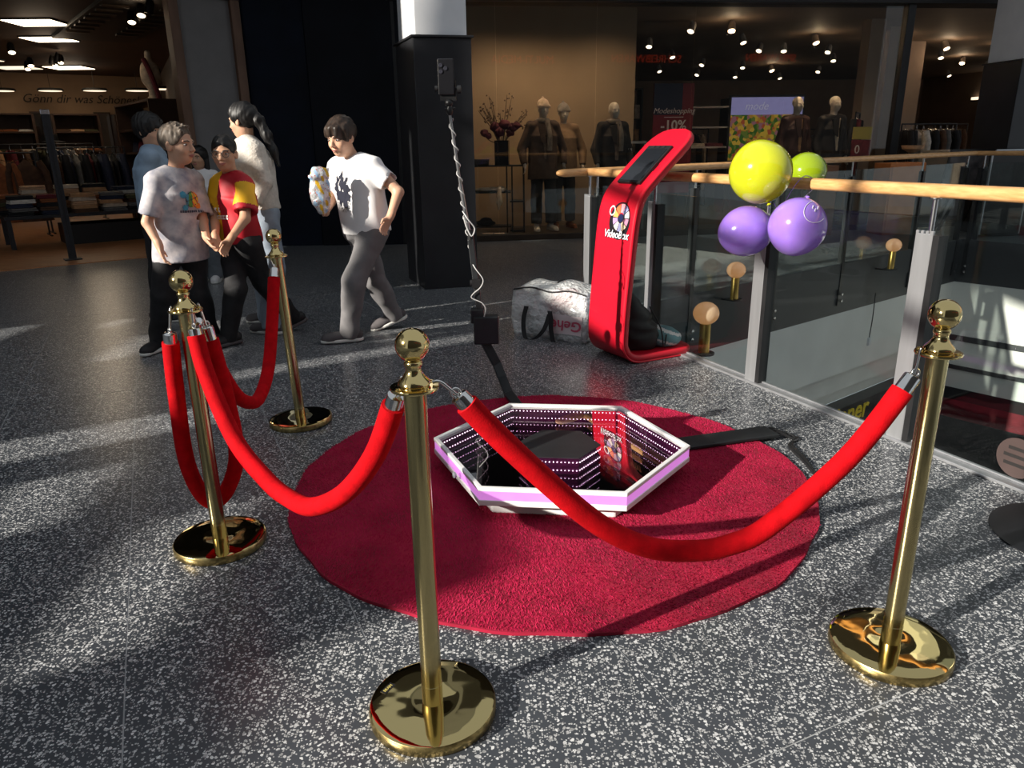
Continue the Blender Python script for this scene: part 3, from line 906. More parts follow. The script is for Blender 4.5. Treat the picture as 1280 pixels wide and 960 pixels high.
rope([lerp2(F_, R2, t, z) for t, z in ((.073, .842), (.167, .700), (.319, .498), (.43, .408), (.53, .382), (.60, .388), (.682, .430), (.839, .605), (.955, .812))],
     'red velvet rope hanging in front of the white hexagonal platform', (ring(F_, R2), ring(R2, F_)))
rope([lerp2(L_, F_, t, z) for t, z in ((.04, .815), (.075, .67), (.20, .475), (.36, .392), (.47, .376), (.58, .395), (.73, .50), (.86, .66), (.945, .835))],
     'red velvet rope hanging over the left edge of the rug', (ring(L_, F_), ring(F_, L_)))
rope([lerp2(L_, B_, t, z) for t, z in ((.055, .815), (.14, .66), (.28, .455), (.42, .360), (.52, .352), (.64, .425), (.75, .60), (.86, .835))],
     'red velvet rope hanging behind the looped one, before the children', (ring(L_, B_), (B_[0] - .06, B_[1] - .04, .868)))
rope([(-1.118, 2.375, .80), (-1.140, 2.40, .60), (-1.158, 2.43, .33), (-1.137, 2.46, .175), (-1.095, 2.48, .135), (-1.04, 2.49, .20), (-1.0, 2.49, .33), (-1.005, 2.48, .54), (-1.03, 2.46, .80)],
     'red velvet rope with both ends hooked to one stanchion, hanging in a long loop', ((-1.112, 2.395, .868), (-1.04, 2.445, .868)))

# ------------------------------------------------------------------ rug
RUG = mat('red rug backing', (.30, .005, .030), .95, var=.3, vscale=5)
RUGP = mat('red rug pile', (.40, .012, .055), .9, col2=(.50, .022, .080), vscale=7, spec=.1, detail=8)
rc = Vector((.155, 2.905, 0)); rr = 1.075
rug = thing('round_rug', rc, 'large round crimson shaggy rug under the platform', 'rug')
def redge(a): return rr * (1 + .006 * math.sin(5 * a + 1) + .004 * math.sin(13 * a) + .003 * math.sin(29 * a + 2))
mb = MB()
n = 120
poly = [rc + Vector((redge(2 * PI * i / n) * math.cos(2 * PI * i / n), redge(2 * PI * i / n) * math.sin(2 * PI * i / n), 0)) for i in range(n)]
mb.prism(poly, 0.001, .012); mb.build('backing', RUG, rug, smooth=30)
mb = MB()
NB = 150000
ang = RNG.uniform(0, 2 * PI, NB); rad = rr * np.sqrt(RNG.uniform(0, 1, NB)) * 1.0
ed = np.array([redge(a) / rr for a in ang]); rad = rad * ed
x = rc.x + rad * np.cos(ang); y = rc.y + rad * np.sin(ang)
lean = .9 * np.sin(2.1 * x + 1.3 * np.sin(1.7 * y)) + .8 * np.sin(2.6 * y + 1.1 * np.sin(2.3 * x) + 1)
az = lean + RNG.normal(0, .5, NB) + 2.2
h = RNG.uniform(.005, .009, NB); tl = RNG.uniform(.006, .013, NB)
w = .0022
pa = RNG.uniform(0, PI, NB)
vx = np.stack([x - w * np.cos(pa), x + w * np.cos(pa), x + tl * np.cos(az)], 1); vy = np.stack([y - w * np.sin(pa), y + w * np.sin(pa), y + tl * np.sin(az)], 1)
vz = np.stack([np.full(NB, .010), np.full(NB, .010), .010 + h], 1)
me = bpy.data.meshes.new('pile'); me.vertices.add(3 * NB)
me.vertices.foreach_set('co', np.stack([vx.ravel() - rc.x, vy.ravel() - rc.y, vz.ravel()], 1).astype(np.float32).ravel())
me.loops.add(3 * NB); me.loops.foreach_set('vertex_index', np.arange(3 * NB, dtype=np.int32))
me.polygons.add(NB); me.polygons.foreach_set('loop_start', np.arange(0, 3 * NB, 3, dtype=np.int32))
me.update(calc_edges=True); me.materials.append(RUGP)
tag(link_mesh('pile', me, rug), kind='stuff')

# ------------------------------------------------------------------ hexagonal video platform
PLW = mat('white lacquer frame', (.80, .80, .80), .3, var=.03, coat=.3)
ACRY = mat('pink lit acrylic', (.50, .18, .55), .35, emit=(.85, .30, .90), estr=.60, var=.15, vscale=9)
MIRR = mat('dark mirror', (.80, .70, .80), .015, metal=1.)
LEDW = mat('violet wall', (.16, .02, .11), .4)
LEDD = mat('led dot', (1, 1, 1), .5, emit=(1, .84, .97), estr=9.)
PTOP = glassmat('platform glass', (.62, .56, .60), 1.5, 0.0, .34)
PBLK = mat('black rubber top', (.012, .014, .016), .55, var=.2)
GP = .036; hc = Vector((.20, 2.968, 0)); ZT = .15; HR = .552; A0 = R_(-7.0)
plat = thing('photo_platform', hc, 'white hexagonal video platform with mirror top and pink light strip', 'platform')
def hexp(r, k, z): a = A0 + k * PI / 3; return hc + Vector((r * math.cos(a), r * math.sin(a), z))
def hexring(mb, ro, ri, z0, z1):
    v = []; f = []
    for k in range(6): v += [hexp(ro, k, z0), hexp(ro, k, z1), hexp(ri, k, z1), hexp(ri, k, z0)]
    for k in range(6):
        a, b = 4 * k, 4 * ((k + 1) % 6)
        for q in range(4): f.append((a + q, b + q, b + (q + 1) % 4, a + (q + 1) % 4))
    return mb.add(v, f)
mb = MB(); hexring(mb, HR, HR - .022, ZT - .016, ZT); mb.build('rim', PLW, plat, smooth=0, bevel=.003)
mb = MB(); hexring(mb, HR, HR - .022, ZT - .075, ZT - .052); mb.build('lower_rim', PLW, plat, smooth=0, bevel=.003)
for k in range(6):
    a, b = hexp(HR - .004, k, 0), hexp(HR - .004, (k + 1) % 6, 0); d = (b - a).normalized(); nn = Vector((d.y, -d.x, 0))
    mb = MB(); mb.prism([a, b, b - nn * .012, a - nn * .012], ZT - .052, ZT - .016); mb.build('light_strip', ACRY, plat, smooth=0)
    mb = MB(); ai, bi = hexp(HR - .026, k, 0), hexp(HR - .026, (k + 1) % 6, 0)
    mb.prism([ai, bi, bi - nn * .004, ai - nn * .004], ZT - .016 - GP, ZT - .0125); mb.build('inner_wall', LEDW, plat, smooth=0)
    mb = MB(); L = (bi - ai).length; nd = 30
    for i in range(nd):
        p = ai + d * L * (i + .5) / nd - nn * .005 + Vector((0, 0, ZT - .012 - GP / 2))
        mb.box(p, (.0044, .0024, .0044), math.atan2(d.y, d.x))
    tag(mb.build('led_row', LEDD, plat, smooth=0), kind='stuff')
mb = MB(); mb.prism([hexp(HR - .022, k, 0) for k in range(6)], ZT - .022 - GP, ZT - .012 - GP); mb.build('mirror_floor', MIRR, plat, smooth=0)
mb = MB(); mb.add([hexp(HR - .024, k, ZT - .012) for k in range(6)], [tuple(range(6))]); mb.build('glass_top', PTOP, plat, smooth=0, fix=False)
mb = MB(); mb.prism([hexp(.175, k, 0) for k in range(6)], ZT - .0125 - GP, ZT - .0128); mb.build('centre_hub', LEDW, plat, smooth=0)
mb = MB(); mb.prism([hexp(.176, k, 0) for k in range(6)], ZT - .0115, ZT - .0095); mb.build('hub_cover', PBLK, plat, smooth=0)
for k in range(6):
    a, b = hexp(.1765, k, 0), hexp(.1765, (k + 1) % 6, 0); d = (b - a).normalized(); nn = Vector((d.y, -d.x, 0)); mb = MB()
    for i in range(11):
        mb.box(a + d * (b - a).length * (i + .5) / 11 + nn * .001 + Vector((0, 0, ZT - .012 - GP / 2)), (.0044, .0024, .0044), math.atan2(d.y, d.x))
    tag(mb.build('hub_led_row', LEDD, plat, smooth=0), kind='stuff')
mb = MB(); mb.prism([hexp(.43, k, 0) for k in range(6)], .05, ZT - .075); mb.build('underframe', PLW, plat, smooth=0, bevel=.004)
mb = MB(); mb.prism([hexp(.475, k, 0) for k in range(6)], .010, .052); mb.build('base_plinth', PLW, plat, smooth=0, bevel=.008)
mb = MB(); mb.box(hexp(HR - .03, 3.5, ZT - .04), (.05, .05, .02), A0); 
mb = MB(); mb.lathe([(0, 0), (.012, 0), (.012, .008), (0, .01)], hexp(HR * .905, 3.62, ZT - .034), 14, Vector((-.85, -.5, 0))); mb.build('power_button', mat('grey plastic', (.3, .33, .36), .5), plat)

# ------------------------------------------------------------------ rotating arm with the camera stick
ARMM = mat('arm black steel', (.016, .018, .020), .42, var=.2)
arm = thing('camera_arm', (-.045, 3.93, 0), 'black bent camera arm rising behind the hexagonal platform', 'arm')
mb = MB()
ap = [(.10, 3.40, .055), (-.02, 3.90, .055), (-.055, 4.05, .10), (-.085, 4.09, .17), (-.150, 4.10, .30)]
for a, b in zip(ap, ap[1:]): mb.bar(a, b, .05, .03, up=(0, -.7, .7))
mb.build('lower_arm', ARMM, arm, smooth=0, bevel=.004)
bx = MB(); bx.box((-.140, 4.095, .375), (.14, .08, .16), 0.02); bx.build('motor_box', ARMM, arm, smooth=0, bevel=.008)
mb = MB(); mb.box((-.188, 4.095, .455), (.075, .055, .08)); mb.build('clamp_block', ARMM, arm, smooth=0, bevel=.006)
mb = MB(); mb.bar((-.172, 4.10, .44), (-.212, 4.10, .88), .034, .034); mb.build('upright', ARMM, arm, smooth=0, bevel=.004)
for z, x_ in ((.64, -.188),):
    mb = MB(); mb.cyl((x_ - .035, 4.09, z), (x_ + .035, 4.09, z), .018, 14); mb.box((x_, 4.095, z), (.046, .05, .05)); mb.build('lock_knob', BLACK, arm)
mb = MB(); mb.cyl((-.212, 4.10, .86), (-.258, 4.10, 1.17), .011, 14); mb.cyl((-.258, 4.10, 1.17), (-.300, 4.10, 1.52), .0075, 14); mb.build('telescopic_stick', mat('stick chrome', (.35, .35, .36), .3, metal=.9), arm)
mb = MB(); mb.cyl((-.212, 4.10, .85), (-.214, 4.10, .93), .018, 14); mb.build('stick_collar', BLACK, arm)
mb = MB(); mb.lathe([(.008, 0), (.016, .01), (.018, .03), (.010, .05)], (-.300, 4.10, 1.515), 16); mb.sphere((-.302, 4.10, 1.575), .02, 14, 10); mb.cyl((-.325, 4.10, 1.545), (-.27, 4.10, 1.550), .006, 8); mb.build('ball_head', BLACK, arm)
mb = MB(); mb.box((-.306, 4.115, 1.635), (.082, .024, .10)); mb.cyl((-.36, 4.11, 1.645), (-.255, 4.11, 1.645), .009, 10); mb.cyl((-.258, 4.11, 1.640), (-.238, 4.11, 1.640), .020, 14); mb.cyl((-.372, 4.11, 1.645), (-.357, 4.11, 1.645), .014, 12); mb.build('phone_clamp', BLACK, arm, smooth=40, bevel=0)
ph = thing('smartphone', (-.312, 4.09, 1.60), 'black smartphone held upright in the arm clamp', 'phone')
mb = MB(); mb.box((-.312, 4.095, 1.70), (.082, .010, .172)); mb.build('body', mat('phone black', (.01, .01, .012), .25, coat=.5), ph, smooth=0, bevel=.004)
mb = MB()
for dx, dz in ((-.018, .055), (-.018, .025), (.006, .04)): mb.lathe([(0, 0), (.010, 0), (.010, .004), (.006, .005), (0, .003)], (-.318 + dx, 4.09, 1.70 + dz), 14, (0, -1, 0))
mb.build('camera_lens', mat('lens glass', (.03, .03, .04), .08, coat=1.), ph)
CAB = mat('white cable', (.42, .42, .42), .5)
pts = []
for i in range(97):
    t = i / 96; z = 1.50 - t * .74; x_ = -.298 + (1.50 - z) * .125
    a = t * 2 * PI * 9.5; r_ = .0125 + .003 * math.sin(i * .7)
    pts.append((x_ + r_ * math.cos(a), 4.10 + r_ * math.sin(a), z))
pts += [tuple(q) for q in smoothpath([pts[-1], (-.188, 4.07, .72), (-.150, 4.06, .665), (-.165, 4.065, .62), (-.205, 4.07, .585), (-.215, 4.07, .56), (-.16, 4.06, .535), (-.140, 4.06, .50), (-.15, 4.06, .455)], 5)][1:]
mb = MB(); mb.tube(pts, .0032, 6); mb.build('spiral_cable', CAB, label='white cable wound in a spiral around the camera stick', cat='cable')
for zz in (1.0,):
    mb = MB(); mb.tube(smoothpath([(-.25, 4.085, 1.03), (-.222, 4.06, .99), (-.188, 4.07, .94), (-.205, 4.06, .90), (-.232, 4.07, .95), (-.245, 4.08, 1.0)], 5), .0038, 6); mb.build('cable_knot', CAB, label='loose knot of white cable tied halfway up the stick', cat='cable')

# black cable cover across the rug
mb = MB(); TAPE = mat('black cable cover', (.014, .016, .018), .5, var=.2)
a, b = Vector((.60, 3.155, .024)), Vector((1.255, 3.352, .020)); d = (b - a).normalized(); nn = Vector((-d.y, d.x, 0))
cc = thing('cable_cover', a, 'flat black cable cover strip lying across the rug', 'cable cover')
mb.prism([a - nn * .062, b - nn * .062, b + nn * .062, a + nn * .062], .018, .034); mb.build('strip', TAPE, cc, smooth=0, bevel=.004)
mb = MB()
for q in (-.045, -.015, .015, .045):
    mb.tube(smoothpath([b + nn * q, b + d * .03 + nn * (q - .005) + Vector((0, 0, .004)), b + d * .065 + nn * (q - .03) + Vector((0, 0, -.012)), b + d * .09 + nn * (q * .3 - .07) + Vector((0, 0, -.013)), Vector((1.30 + q * .2, 3.22, .007)), Vector((1.30 + q * .2, 3.05, .007)), Vector((1.285, 2.86, .007))], 4), .0065, 6)
mb.build('loose_cables', BLACK, cc)
# black round plate on the floor
mb = MB(); mb.lathe([(0, 0), (.265, 0), (.27, .003), (.27, .006), (0, .006)], (2.005, 2.345, .0), 56); 
mb.build('floor_disc', mat('black disc', (.012, .013, .016), .35), label='flat black round disc lying on the terrazzo by the railing', cat='disc', smooth=30)

# ------------------------------------------------------------------ red kiosk
KRED = mat('red kiosk lacquer', (.50, .003, .018), .42, var=.05, vscale=4, coat=.12)
KREDD = mat('red kiosk edge', (.55, .006, .022), .4, var=.08)
kw = Vector((.462, -.887, 0)); kn = Vector((.887, .462, 0)); ko = Vector((.625, 4.755, 0))
kio = thing('photo_kiosk', ko, 'red curved photo kiosk with a black tablet on its slanted head', 'kiosk')
prof = [(.60, .028), (.45, .028), (.30, .028), (.17, .028), (.105, .034), (.058, .055), (.026, .095), (.012, .15), (.02, .35), (.042, .60), (.062, .82), (.078, .93), (.098, 1.005), (.135, 1.070), (.20, 1.135), (.30, 1.225), (.42, 1.33), (.53, 1.425)]
cp = smoothpath([(p[0], 0, p[1]) for p in prof], 5)
ls = [0]
for i in range(1, len(cp)): ls.append(ls[-1] + (cp[i] - cp[i - 1]).length)
TL = ls[-1]; HWK = .205; TH = .05
def ksec(i):
    s_ = ls[i]; t = (cp[min(i + 1, len(cp) - 1)] - cp[max(i - 1, 0)]).normalized(); nz = Vector((-t.z, 0, t.x))
    e = min(s_, TL - s_); rnd = .15 if s_ > TL / 2 else .10
    w_ = HWK if e > rnd else HWK * (.40 + .60 * math.sqrt(max(0, 1 - (1 - e / rnd) ** 2)))
    return cp[i], nz, w_
v = []; f = []; m_ = []
NS = 12
for i in range(len(cp)):
    c, nz, w_ = ksec(i); h2 = TH / 2
    sec = [(-w_ + .014, h2), (-w_ + .03, h2), (w_ - .03, h2), (w_ - .014, h2), (w_ - .003, h2 - .008), (w_, 0), (w_ - .003, -h2 + .008), (w_ - .014, -h2), (w_ - .03, -h2), (-w_ + .03, -h2), (-w_ + .014, -h2), (-w_ + .003, -h2 + .008)]
    sec = sec + [(-w_, 0), (-w_ + .003, h2 - .008)]
    for sx, sz in sec:
        q = c + nz * sz
        v.append(ko + kn * q.x + kw * sx + Vector((0, 0, q.z)))
n = 14
for i in range(len(cp) - 1):
    for k in range(n):
        l = (k + 1) % n
        f.append((i * n + k, i * n + l, (i + 1) * n + l, (i + 1) * n + k))
f.append(tuple(range(n))[::-1]); f.append(tuple((len(cp) - 1) * n + k for k in range(n)))
mb = MB(); mb.add(v, f); mb.build('body', KRED, kio, smooth=50)
# lighter edge trim running round the right side
mb = MB()
for sgn in (1,):
    pth = []
    for i in range(3, len(cp) - 3):
        c, nz, w_ = ksec(i); q = c + nz * (TH / 2 - .004); pth.append(ko + kn * q.x + kw * sgn * (w_ - .006) + Vector((0, 0, q.z)))
    mb.tube(pth, .007, 6)
mb.build('edge_trim', KREDD, kio)
def kface(s_n, sx, lift):
    """point on the front face: s_n = index along the profile polyline by length"""
    for i in range(1, len(cp)):
        if ls[i] >= s_n: break
    t = (s_n - ls[i - 1]) / (ls[i] - ls[i - 1]); c = cp[i - 1].lerp(cp[i], t)
    d = (cp[min(i + 1, len(cp) - 1)] - cp[i - 1]).normalized(); nz = Vector((-d.z, 0, d.x))
    q = c + nz * (TH / 2 + lift)
    # outward = nz side (upper/front)
    return ko + kn * q.x + kw * sx + Vector((0, 0, q.z)), kn * d.x + Vector((0, 0, d.z)), kn * nz.x + Vector((0, 0, nz.z))
S1 = TL - .33; p, up, nn = kface(S1, .005, .006)
Rk = Matrix((kw, up.normalized(), nn.normalized())).transposed()
mb = MB(); mb.box(p, (.235, .325, .022), R=Rk); mb.build('tablet_frame', BLACK, kio, smooth=0, bevel=.005)
mb = MB(); mb.box(p + nn * .0115 - up * .01, (.205, .275, .003), R=Rk); mb.build('tablet_screen', mat('tablet glass', (.012, .014, .018), .12, coat=.5), kio, smooth=0)
mb = MB()
for q in (-.05, .0, .05): mb.box(p + nn * .012 + up * .145 + kw * q, (.03, .022, .005), R=Rk)
mb.box(p + kw * .118 - up * .02, (.012, .05, .03), R=Rk); mb.build('tablet_fittings', CHARM, kio, smooth=0)
# sticker with spinning wheel and lettering
S2 = TL - .72; p, up, nn = kface(S2, .035, .0022)
Rk = Matrix((kw, up.normalized(), nn.normalized())).transposed()
def onk(x_, y_, z_):
    pp, u_, n_ = kface(S2 + y_, .035 + x_, .0012 + z_); return pp
def kdisc(mb, cx, cy, ro, z_, n=28, a0=0, a1=2 * PI, ri=0., sy=1.):
    v = []; f = []
    m = max(2, int(n * (a1 - a0) / (2 * PI)))
    for i in range(m + 1):
        a = a0 + (a1 - a0) * i / m
        v.append(onk(cx + ri * math.cos(a), cy + ri * sy * math.sin(a), z_)); v.append(onk(cx + ro * math.cos(a), cy + ro * sy * math.sin(a), z_))
    for i in range(m): f.append((2 * i, 2 * i + 1, 2 * i + 3, 2 * i + 2))
    return mb.add(v, f)
mb = MB(); kdisc(mb, .012, .0, .108, .0, sy=1.05); stb = mb.build('sticker', mat('sticker black', (.012, .010, .014), .35), kio, smooth=60, fix=False)
cols = [(.75, .72, .7), (.30, .32, .55), (.55, .30, .35), (.75, .16, .05), (.85, .35, .10), (.35, .25, .45), (.7, .6, .55), (.20, .20, .35), (.6, .45, .3), (.45, .2, .3)]
for i, c in enumerate(cols):
    mb = MB(); kdisc(mb, .022, .020, .082, .0008, 60, i * 2 * PI / 10 + .04, (i + 1) * 2 * PI / 10 - .04, .032); mb.build('wheel_segment', mat('wheel %d' % i, c, .5), stb, smooth=0, fix=False)
mb = MB(); kdisc(mb, .022, .020, .026, .0010); mb.build('wheel_hub', mat('hub navy', (.01, .015, .06), .4), stb, smooth=0, fix=False)
mb = MB(); kdisc(mb, -.078, .058, .030, .0012, ri=.022); mb.build('ring_light', mat('ring white', (.75, .75, .72), .5), stb, smooth=0, fix=False)
mb = MB(); v, f = text_geo('VideoBox', .068, .0, .25, .0035); mb.add([onk(q.x * .95 - .004, q.y - .083, .0022) for q in v], f); mb.build('sticker_outline', mat('lettering outline', (.01, .01, .03), .5), stb, smooth=0, fix=False)  # dark printed outline under the white lettering
mb = MB(); v, f = text_geo('VideoBox', .068, .0, .25, .0006); mb.add([onk(q.x * .95 - .004, q.y - .083, .0030) for q in v], f); mb.build('sticker_lettering', mat('lettering white', (.85, .87, .9), .45), stb, smooth=0, fix=False)
# white label at the foot end
mb = MB(); p, up, nn = kface(.03, .12, 0); mb.box(p + Vector((0, 0, .0)), (.05, .02, .02), math.atan2(kw.y, kw.x)); mb.build('foot_clip', WHITEP, kio, smooth=0, bevel=.004)

# black drawstring bag and teal cloth in the kiosk foot
bb = thing('drawstring_bag', ko + kn * .26, 'black fabric drawstring bag slumped in the kiosk foot', 'bag')
c0 = np.array(ko + kn * .24 + Vector((0, 0, .053)))
kN = np.array(kn); kW = np.array(kw); Z3 = np.array([0, 0, 1.])
FAB = mat('black bag fabric', (.010, .010, .011), .6, var=.3, vscale=12)
ops = [('e', c0 + Z3 * .09 + kW * .02, (.15, .13, .11), [kN, kW, Z3], .05), ('e', c0 + Z3 * .19 - kN * .06 + kW * .04, (.10, .10, .12), [kN, kW, Z3], .06), ('c', c0 + Z3 * .25 - kN * .08 + kW * .06, c0 + Z3 * .36 - kN * .11 + kW * .07, .05, .025, .04), ('wave', .020, 48, 3), ('clip', c0, (0, 0, -1))]
sdf_obj('sack', ops, .009, FAB, bb)
mb = MB(); q = Vector(c0) + kw * .13 + kn * .08 + Vector((0, 0, .15)); mb.tube(smoothpath([q + Vector((-.06, 0, .14)), q + kw * .03, q + kw * .045 + Vector((.01, 0, -.10)), q + kw * .03 + kn * .04 + Vector((0, 0, -.13)), q + kw * .03 + kn * .05 + Vector((0, 0, -.05))], 5), .005, 6); mb.build('drawstring', BLACK, bb)
tc = thing('folded_cloth', ko + kn * .47, 'folded teal and white cloth at the end of the kiosk foot', 'cloth')
c1 = np.array(ko + kn * .44 + kw * .02 + Vector((0, 0, .053)))
sdf_obj('cloth', [('e', c1 + Z3 * .05, (.13, .15, .075), [kN, kW, Z3], .03), ('wave', .006, 50, 8), ('clip', c1, (0, 0, -1))], .011, [mat('teal cloth', (.10, .20, .22), .8, var=.2), mat('pale cloth', (.5, .5, .5), .8, var=.1)], tc, facemat=lambda P: ((np.sin(P[:, 2] * 90 + P[:, 0] * 30) > .75)))

# ------------------------------------------------------------------ clear storage bag
cb = thing('storage_bag', (.36, 5.52, 0), 'clear plastic zip storage bag stuffed with clothes, with black straps', 'bag')
bx_ = np.array([.845, -.535, 0]); by_ = np.array([.535, .845, 0]); b0 = np.array([.385, 5.46, 0.])
PLAST = mat('clear bag plastic', (.86, .89, .90), .25, trans=.10, bump=1., bscale=26, bdist=.05, ior=1.1, coat=.6)
PLAST.node_tree.nodes['Principled BSDF'].inputs['Alpha'].default_value = .68
def bagpt(x_, y_, z_):
    z2 = z_
    bulge = 1 + .05 * math.sin(z_ / .36 * PI)
    wob = .008 * math.sin(17 * x_ + 23 * z_) + .007 * math.sin(31 * z_ - 13 * x_ + 9 * y_)
    return Vector(b0 + bx_ * (x_ * bulge + wob) + by_ * (y_ * bulge - wob) + Z3 * z2)
HX, HY, HZ = .30, .20, .355
def box_faces(mb, nu=22, nv=12):
    def rim(fn, a, b): mb.grid(fn, a, b)
    sag = lambda x_, y_: HZ + .045 * math.cos(x_ / HX * 1.4) * math.cos(y_ / HY * 1.4) + .010 * math.sin(20 * x_ + 9 * y_)
    fz = lambda x_, y_, t: t * sag(x_, y_) if t > 0 else 0
    mb.grid(lambda u, w: bagpt(-HX + 2 * HX * u, -HY, fz(-HX + 2 * HX * u, -HY, w)), nu, nv)
    mb.grid(lambda u, w: bagpt(-HX + 2 * HX * u, HY, fz(-HX + 2 * HX * u, HY, w)), nu, nv)
    mb.grid(lambda u, w: bagpt(-HX, -HY + 2 * HY * u, fz(-HX, -HY + 2 * HY * u, w)), nv, nv)
    mb.grid(lambda u, w: bagpt(HX, -HY + 2 * HY * u, fz(HX, -HY + 2 * HY * u, w)), nv, nv)
    mb.grid(lambda u, w: bagpt(-HX + 2 * HX * u, -HY + 2 * HY * w, sag(-HX + 2 * HX * u, -HY + 2 * HY * w)), nu, nv)
    mb.grid(lambda u, w: bagpt(-HX + 2 * HX * u, -HY + 2 * HY * w, 0), nu, nv)
    return sag
mb = MB(); sag = box_faces(mb); 
o = mb.build('plastic_shell', PLAST, cb, smooth=60, fix=False)
bm = bmesh.new(); bm.from_mesh(o.data); bmesh.ops.remove_doubles(bm, verts=bm.verts, dist=.001); bmesh.ops.recalc_face_normals(bm, faces=bm.faces); bm.to_mesh(o.data); bm.free(); o.data.shade_smooth()
def stuffing(name, c, r, col, sd, lab):
    c = np.array(c, float)
    p_ = b0 + bx_ * c[0] + by_ * c[1] + Z3 * c[2]
    sdf_obj(name, [('e', p_, r, [bx_, by_, Z3], .02), ('wave', .012, 40, sd)], .014, mat('stuffing ' + lab, col, .8, var=.25, vscale=12), cb)
stuffing('clothes', (.03, -.02, .25), (.15, .13, .10), (.72, .14, .18), 1, 'pink')
stuffing('clothes', (-.12, .02, .16), (.14, .14, .13), (.75, .78, .80), 2, 'white')
stuffing('clothes', (.17, .03, .20), (.11, .12, .12), (.55, .58, .72), 4, 'lilac')
stuffing('clothes', (.02, .02, .09), (.24, .15, .08), (.62, .66, .70), 5, 'grey')
BLKS = mat('black webbing', (.012, .012, .014), .7)
mb = MB(); pts = [bagpt(-HX + 2 * HX * t, -HY - .004, sag(-HX + 2 * HX * t, -HY) * 1.0 + .002) for t in np.linspace(0, 1, 14)]; mb.tube(pts, .006, 6)
pts = [bagpt(-.02 + .0 * t, -HY * .2 + .5 * HY * t, sag(-.02, -HY * .2 + .5 * HY * t) + .003) for t in np.linspace(0, 1, 6)]; mb.tube(pts, .005, 6)
mb.build('piping', BLKS, cb)
def strap(P):
    P = smoothpath(P, 6); mb = MB()
    v = []; f = []
    for i, p in enumerate(P):
        v += [p - Vector(bx_) * .018, p + Vector(bx_) * .018, p + Vector(bx_) * .018 - Vector(by_) * .004, p - Vector(bx_) * .018 - Vector(by_) * .004]
    for i in range(len(P) - 1):
        for k in range(4): f.append((4 * i + k, 4 * i + (k + 1) % 4, 4 * i + 4 + (k + 1) % 4, 4 * i + 4 + k))
    f += [(3, 2, 1, 0), tuple(4 * (len(P) - 1) + k for k in range(4))]
    return mb.add(v, f)
e = -HY - .02
mb = strap([bagpt(-.17, e, .24), bagpt(-.172, e - .025, .15), bagpt(-.165, e - .05, .06), bagpt(-.12, e - .09, .012), bagpt(-.05, e - .08, .025), bagpt(.0, e - .05, .10), bagpt(.035, e - .02, .20)]); mb.build('strap', BLKS, cb, smooth=40)
mb = strap([bagpt(.03, e, .215), bagpt(.045, e - .035, .225), bagpt(.055, e - .04, .17), bagpt(.06, e - .05, .09), bagpt(.075, e - .06, .012)]); mb.build('strap', BLKS, cb, smooth=40)
mb = MB(); mb.grid(lambda u, w: bagpt(.0 + .26 * u, -HY - .006, .055 + .145 * w), 8, 5); mb.build('label_card', mat('label card', (.80, .70, .72), .5, var=.05), cb, smooth=60, fix=False)
mb = MB(); v, f = text_geo('Gehe', .11, .0, 0, .002); mb.add([bagpt(.14 - q.x, -HY - .010, .125 - q.y) for q in v], f); mb.build('label_lettering', mat('pink lettering', (.70, .12, .20), .5), cb, smooth=0, fix=False)

# ------------------------------------------------------------------ balloons
def balloon(c, r, tip, label, m, sq=1.06):
    c = Vector(c); ax = Vector(tip).normalized()
    t = thing('balloon', c - Vector((0, 0, r)), label, 'balloon', 'balloons tied to the handrail')
    prof = []
    for i in range(29):
        a = PI * i / 28
        rr_ = r * math.sin(a); z = -r * sq * math.cos(a)
        if z > 0: rr_ *= 1 - .10 * (z / r) ** 2
        prof.append((max(rr_, .0), z))
    q = -ax
    mb = MB(); mb.lathe([(p[0], -p[1]) for p in prof][::-1], c, 40, ax); mb.build('skin', m, t, smooth=90)
    e = c + ax * r * sq
    mb = MB(); mb.lathe([(.004, -.012), (.006, -.003), (.004, .003), (.012, .015), (.009, .017), (0, .012)], e, 14, ax); mb.build('knot', m, t)
    return t
YB = mat('yellow balloon rubber', (.56, .60, .02), .14, trans=.12, coat=.6, var=.06, vscale=5, sss=.15)
PB = mat('purple balloon rubber', (.30, .17, .66), .16, coat=.6, var=.05, vscale=5, sss=.15)
balloon((1.285, 3.94, 1.215), .157, (.25, -.35, -1), 'yellow balloon resting on top of the beech handrail', YB, 1.02)
b1 = balloon((1.235, 3.95, .915), .130, (1, .2, .15), 'egg-shaped purple balloon hanging left under the yellow one', PB, 1.12)
pc = Vector((1.41, 3.70, .96)); b2 = balloon(pc, .139, (.35, .3, .9), 'round purple balloon with a printed white face', PB, 1.03)
balloon((1.78, 4.62, 1.19), .118, (.2, .4, -1), 'small green balloon showing behind the beech handrail', mat('green balloon rubber', (.30, .42, .01), .14, trans=.25, coat=.6), .9)
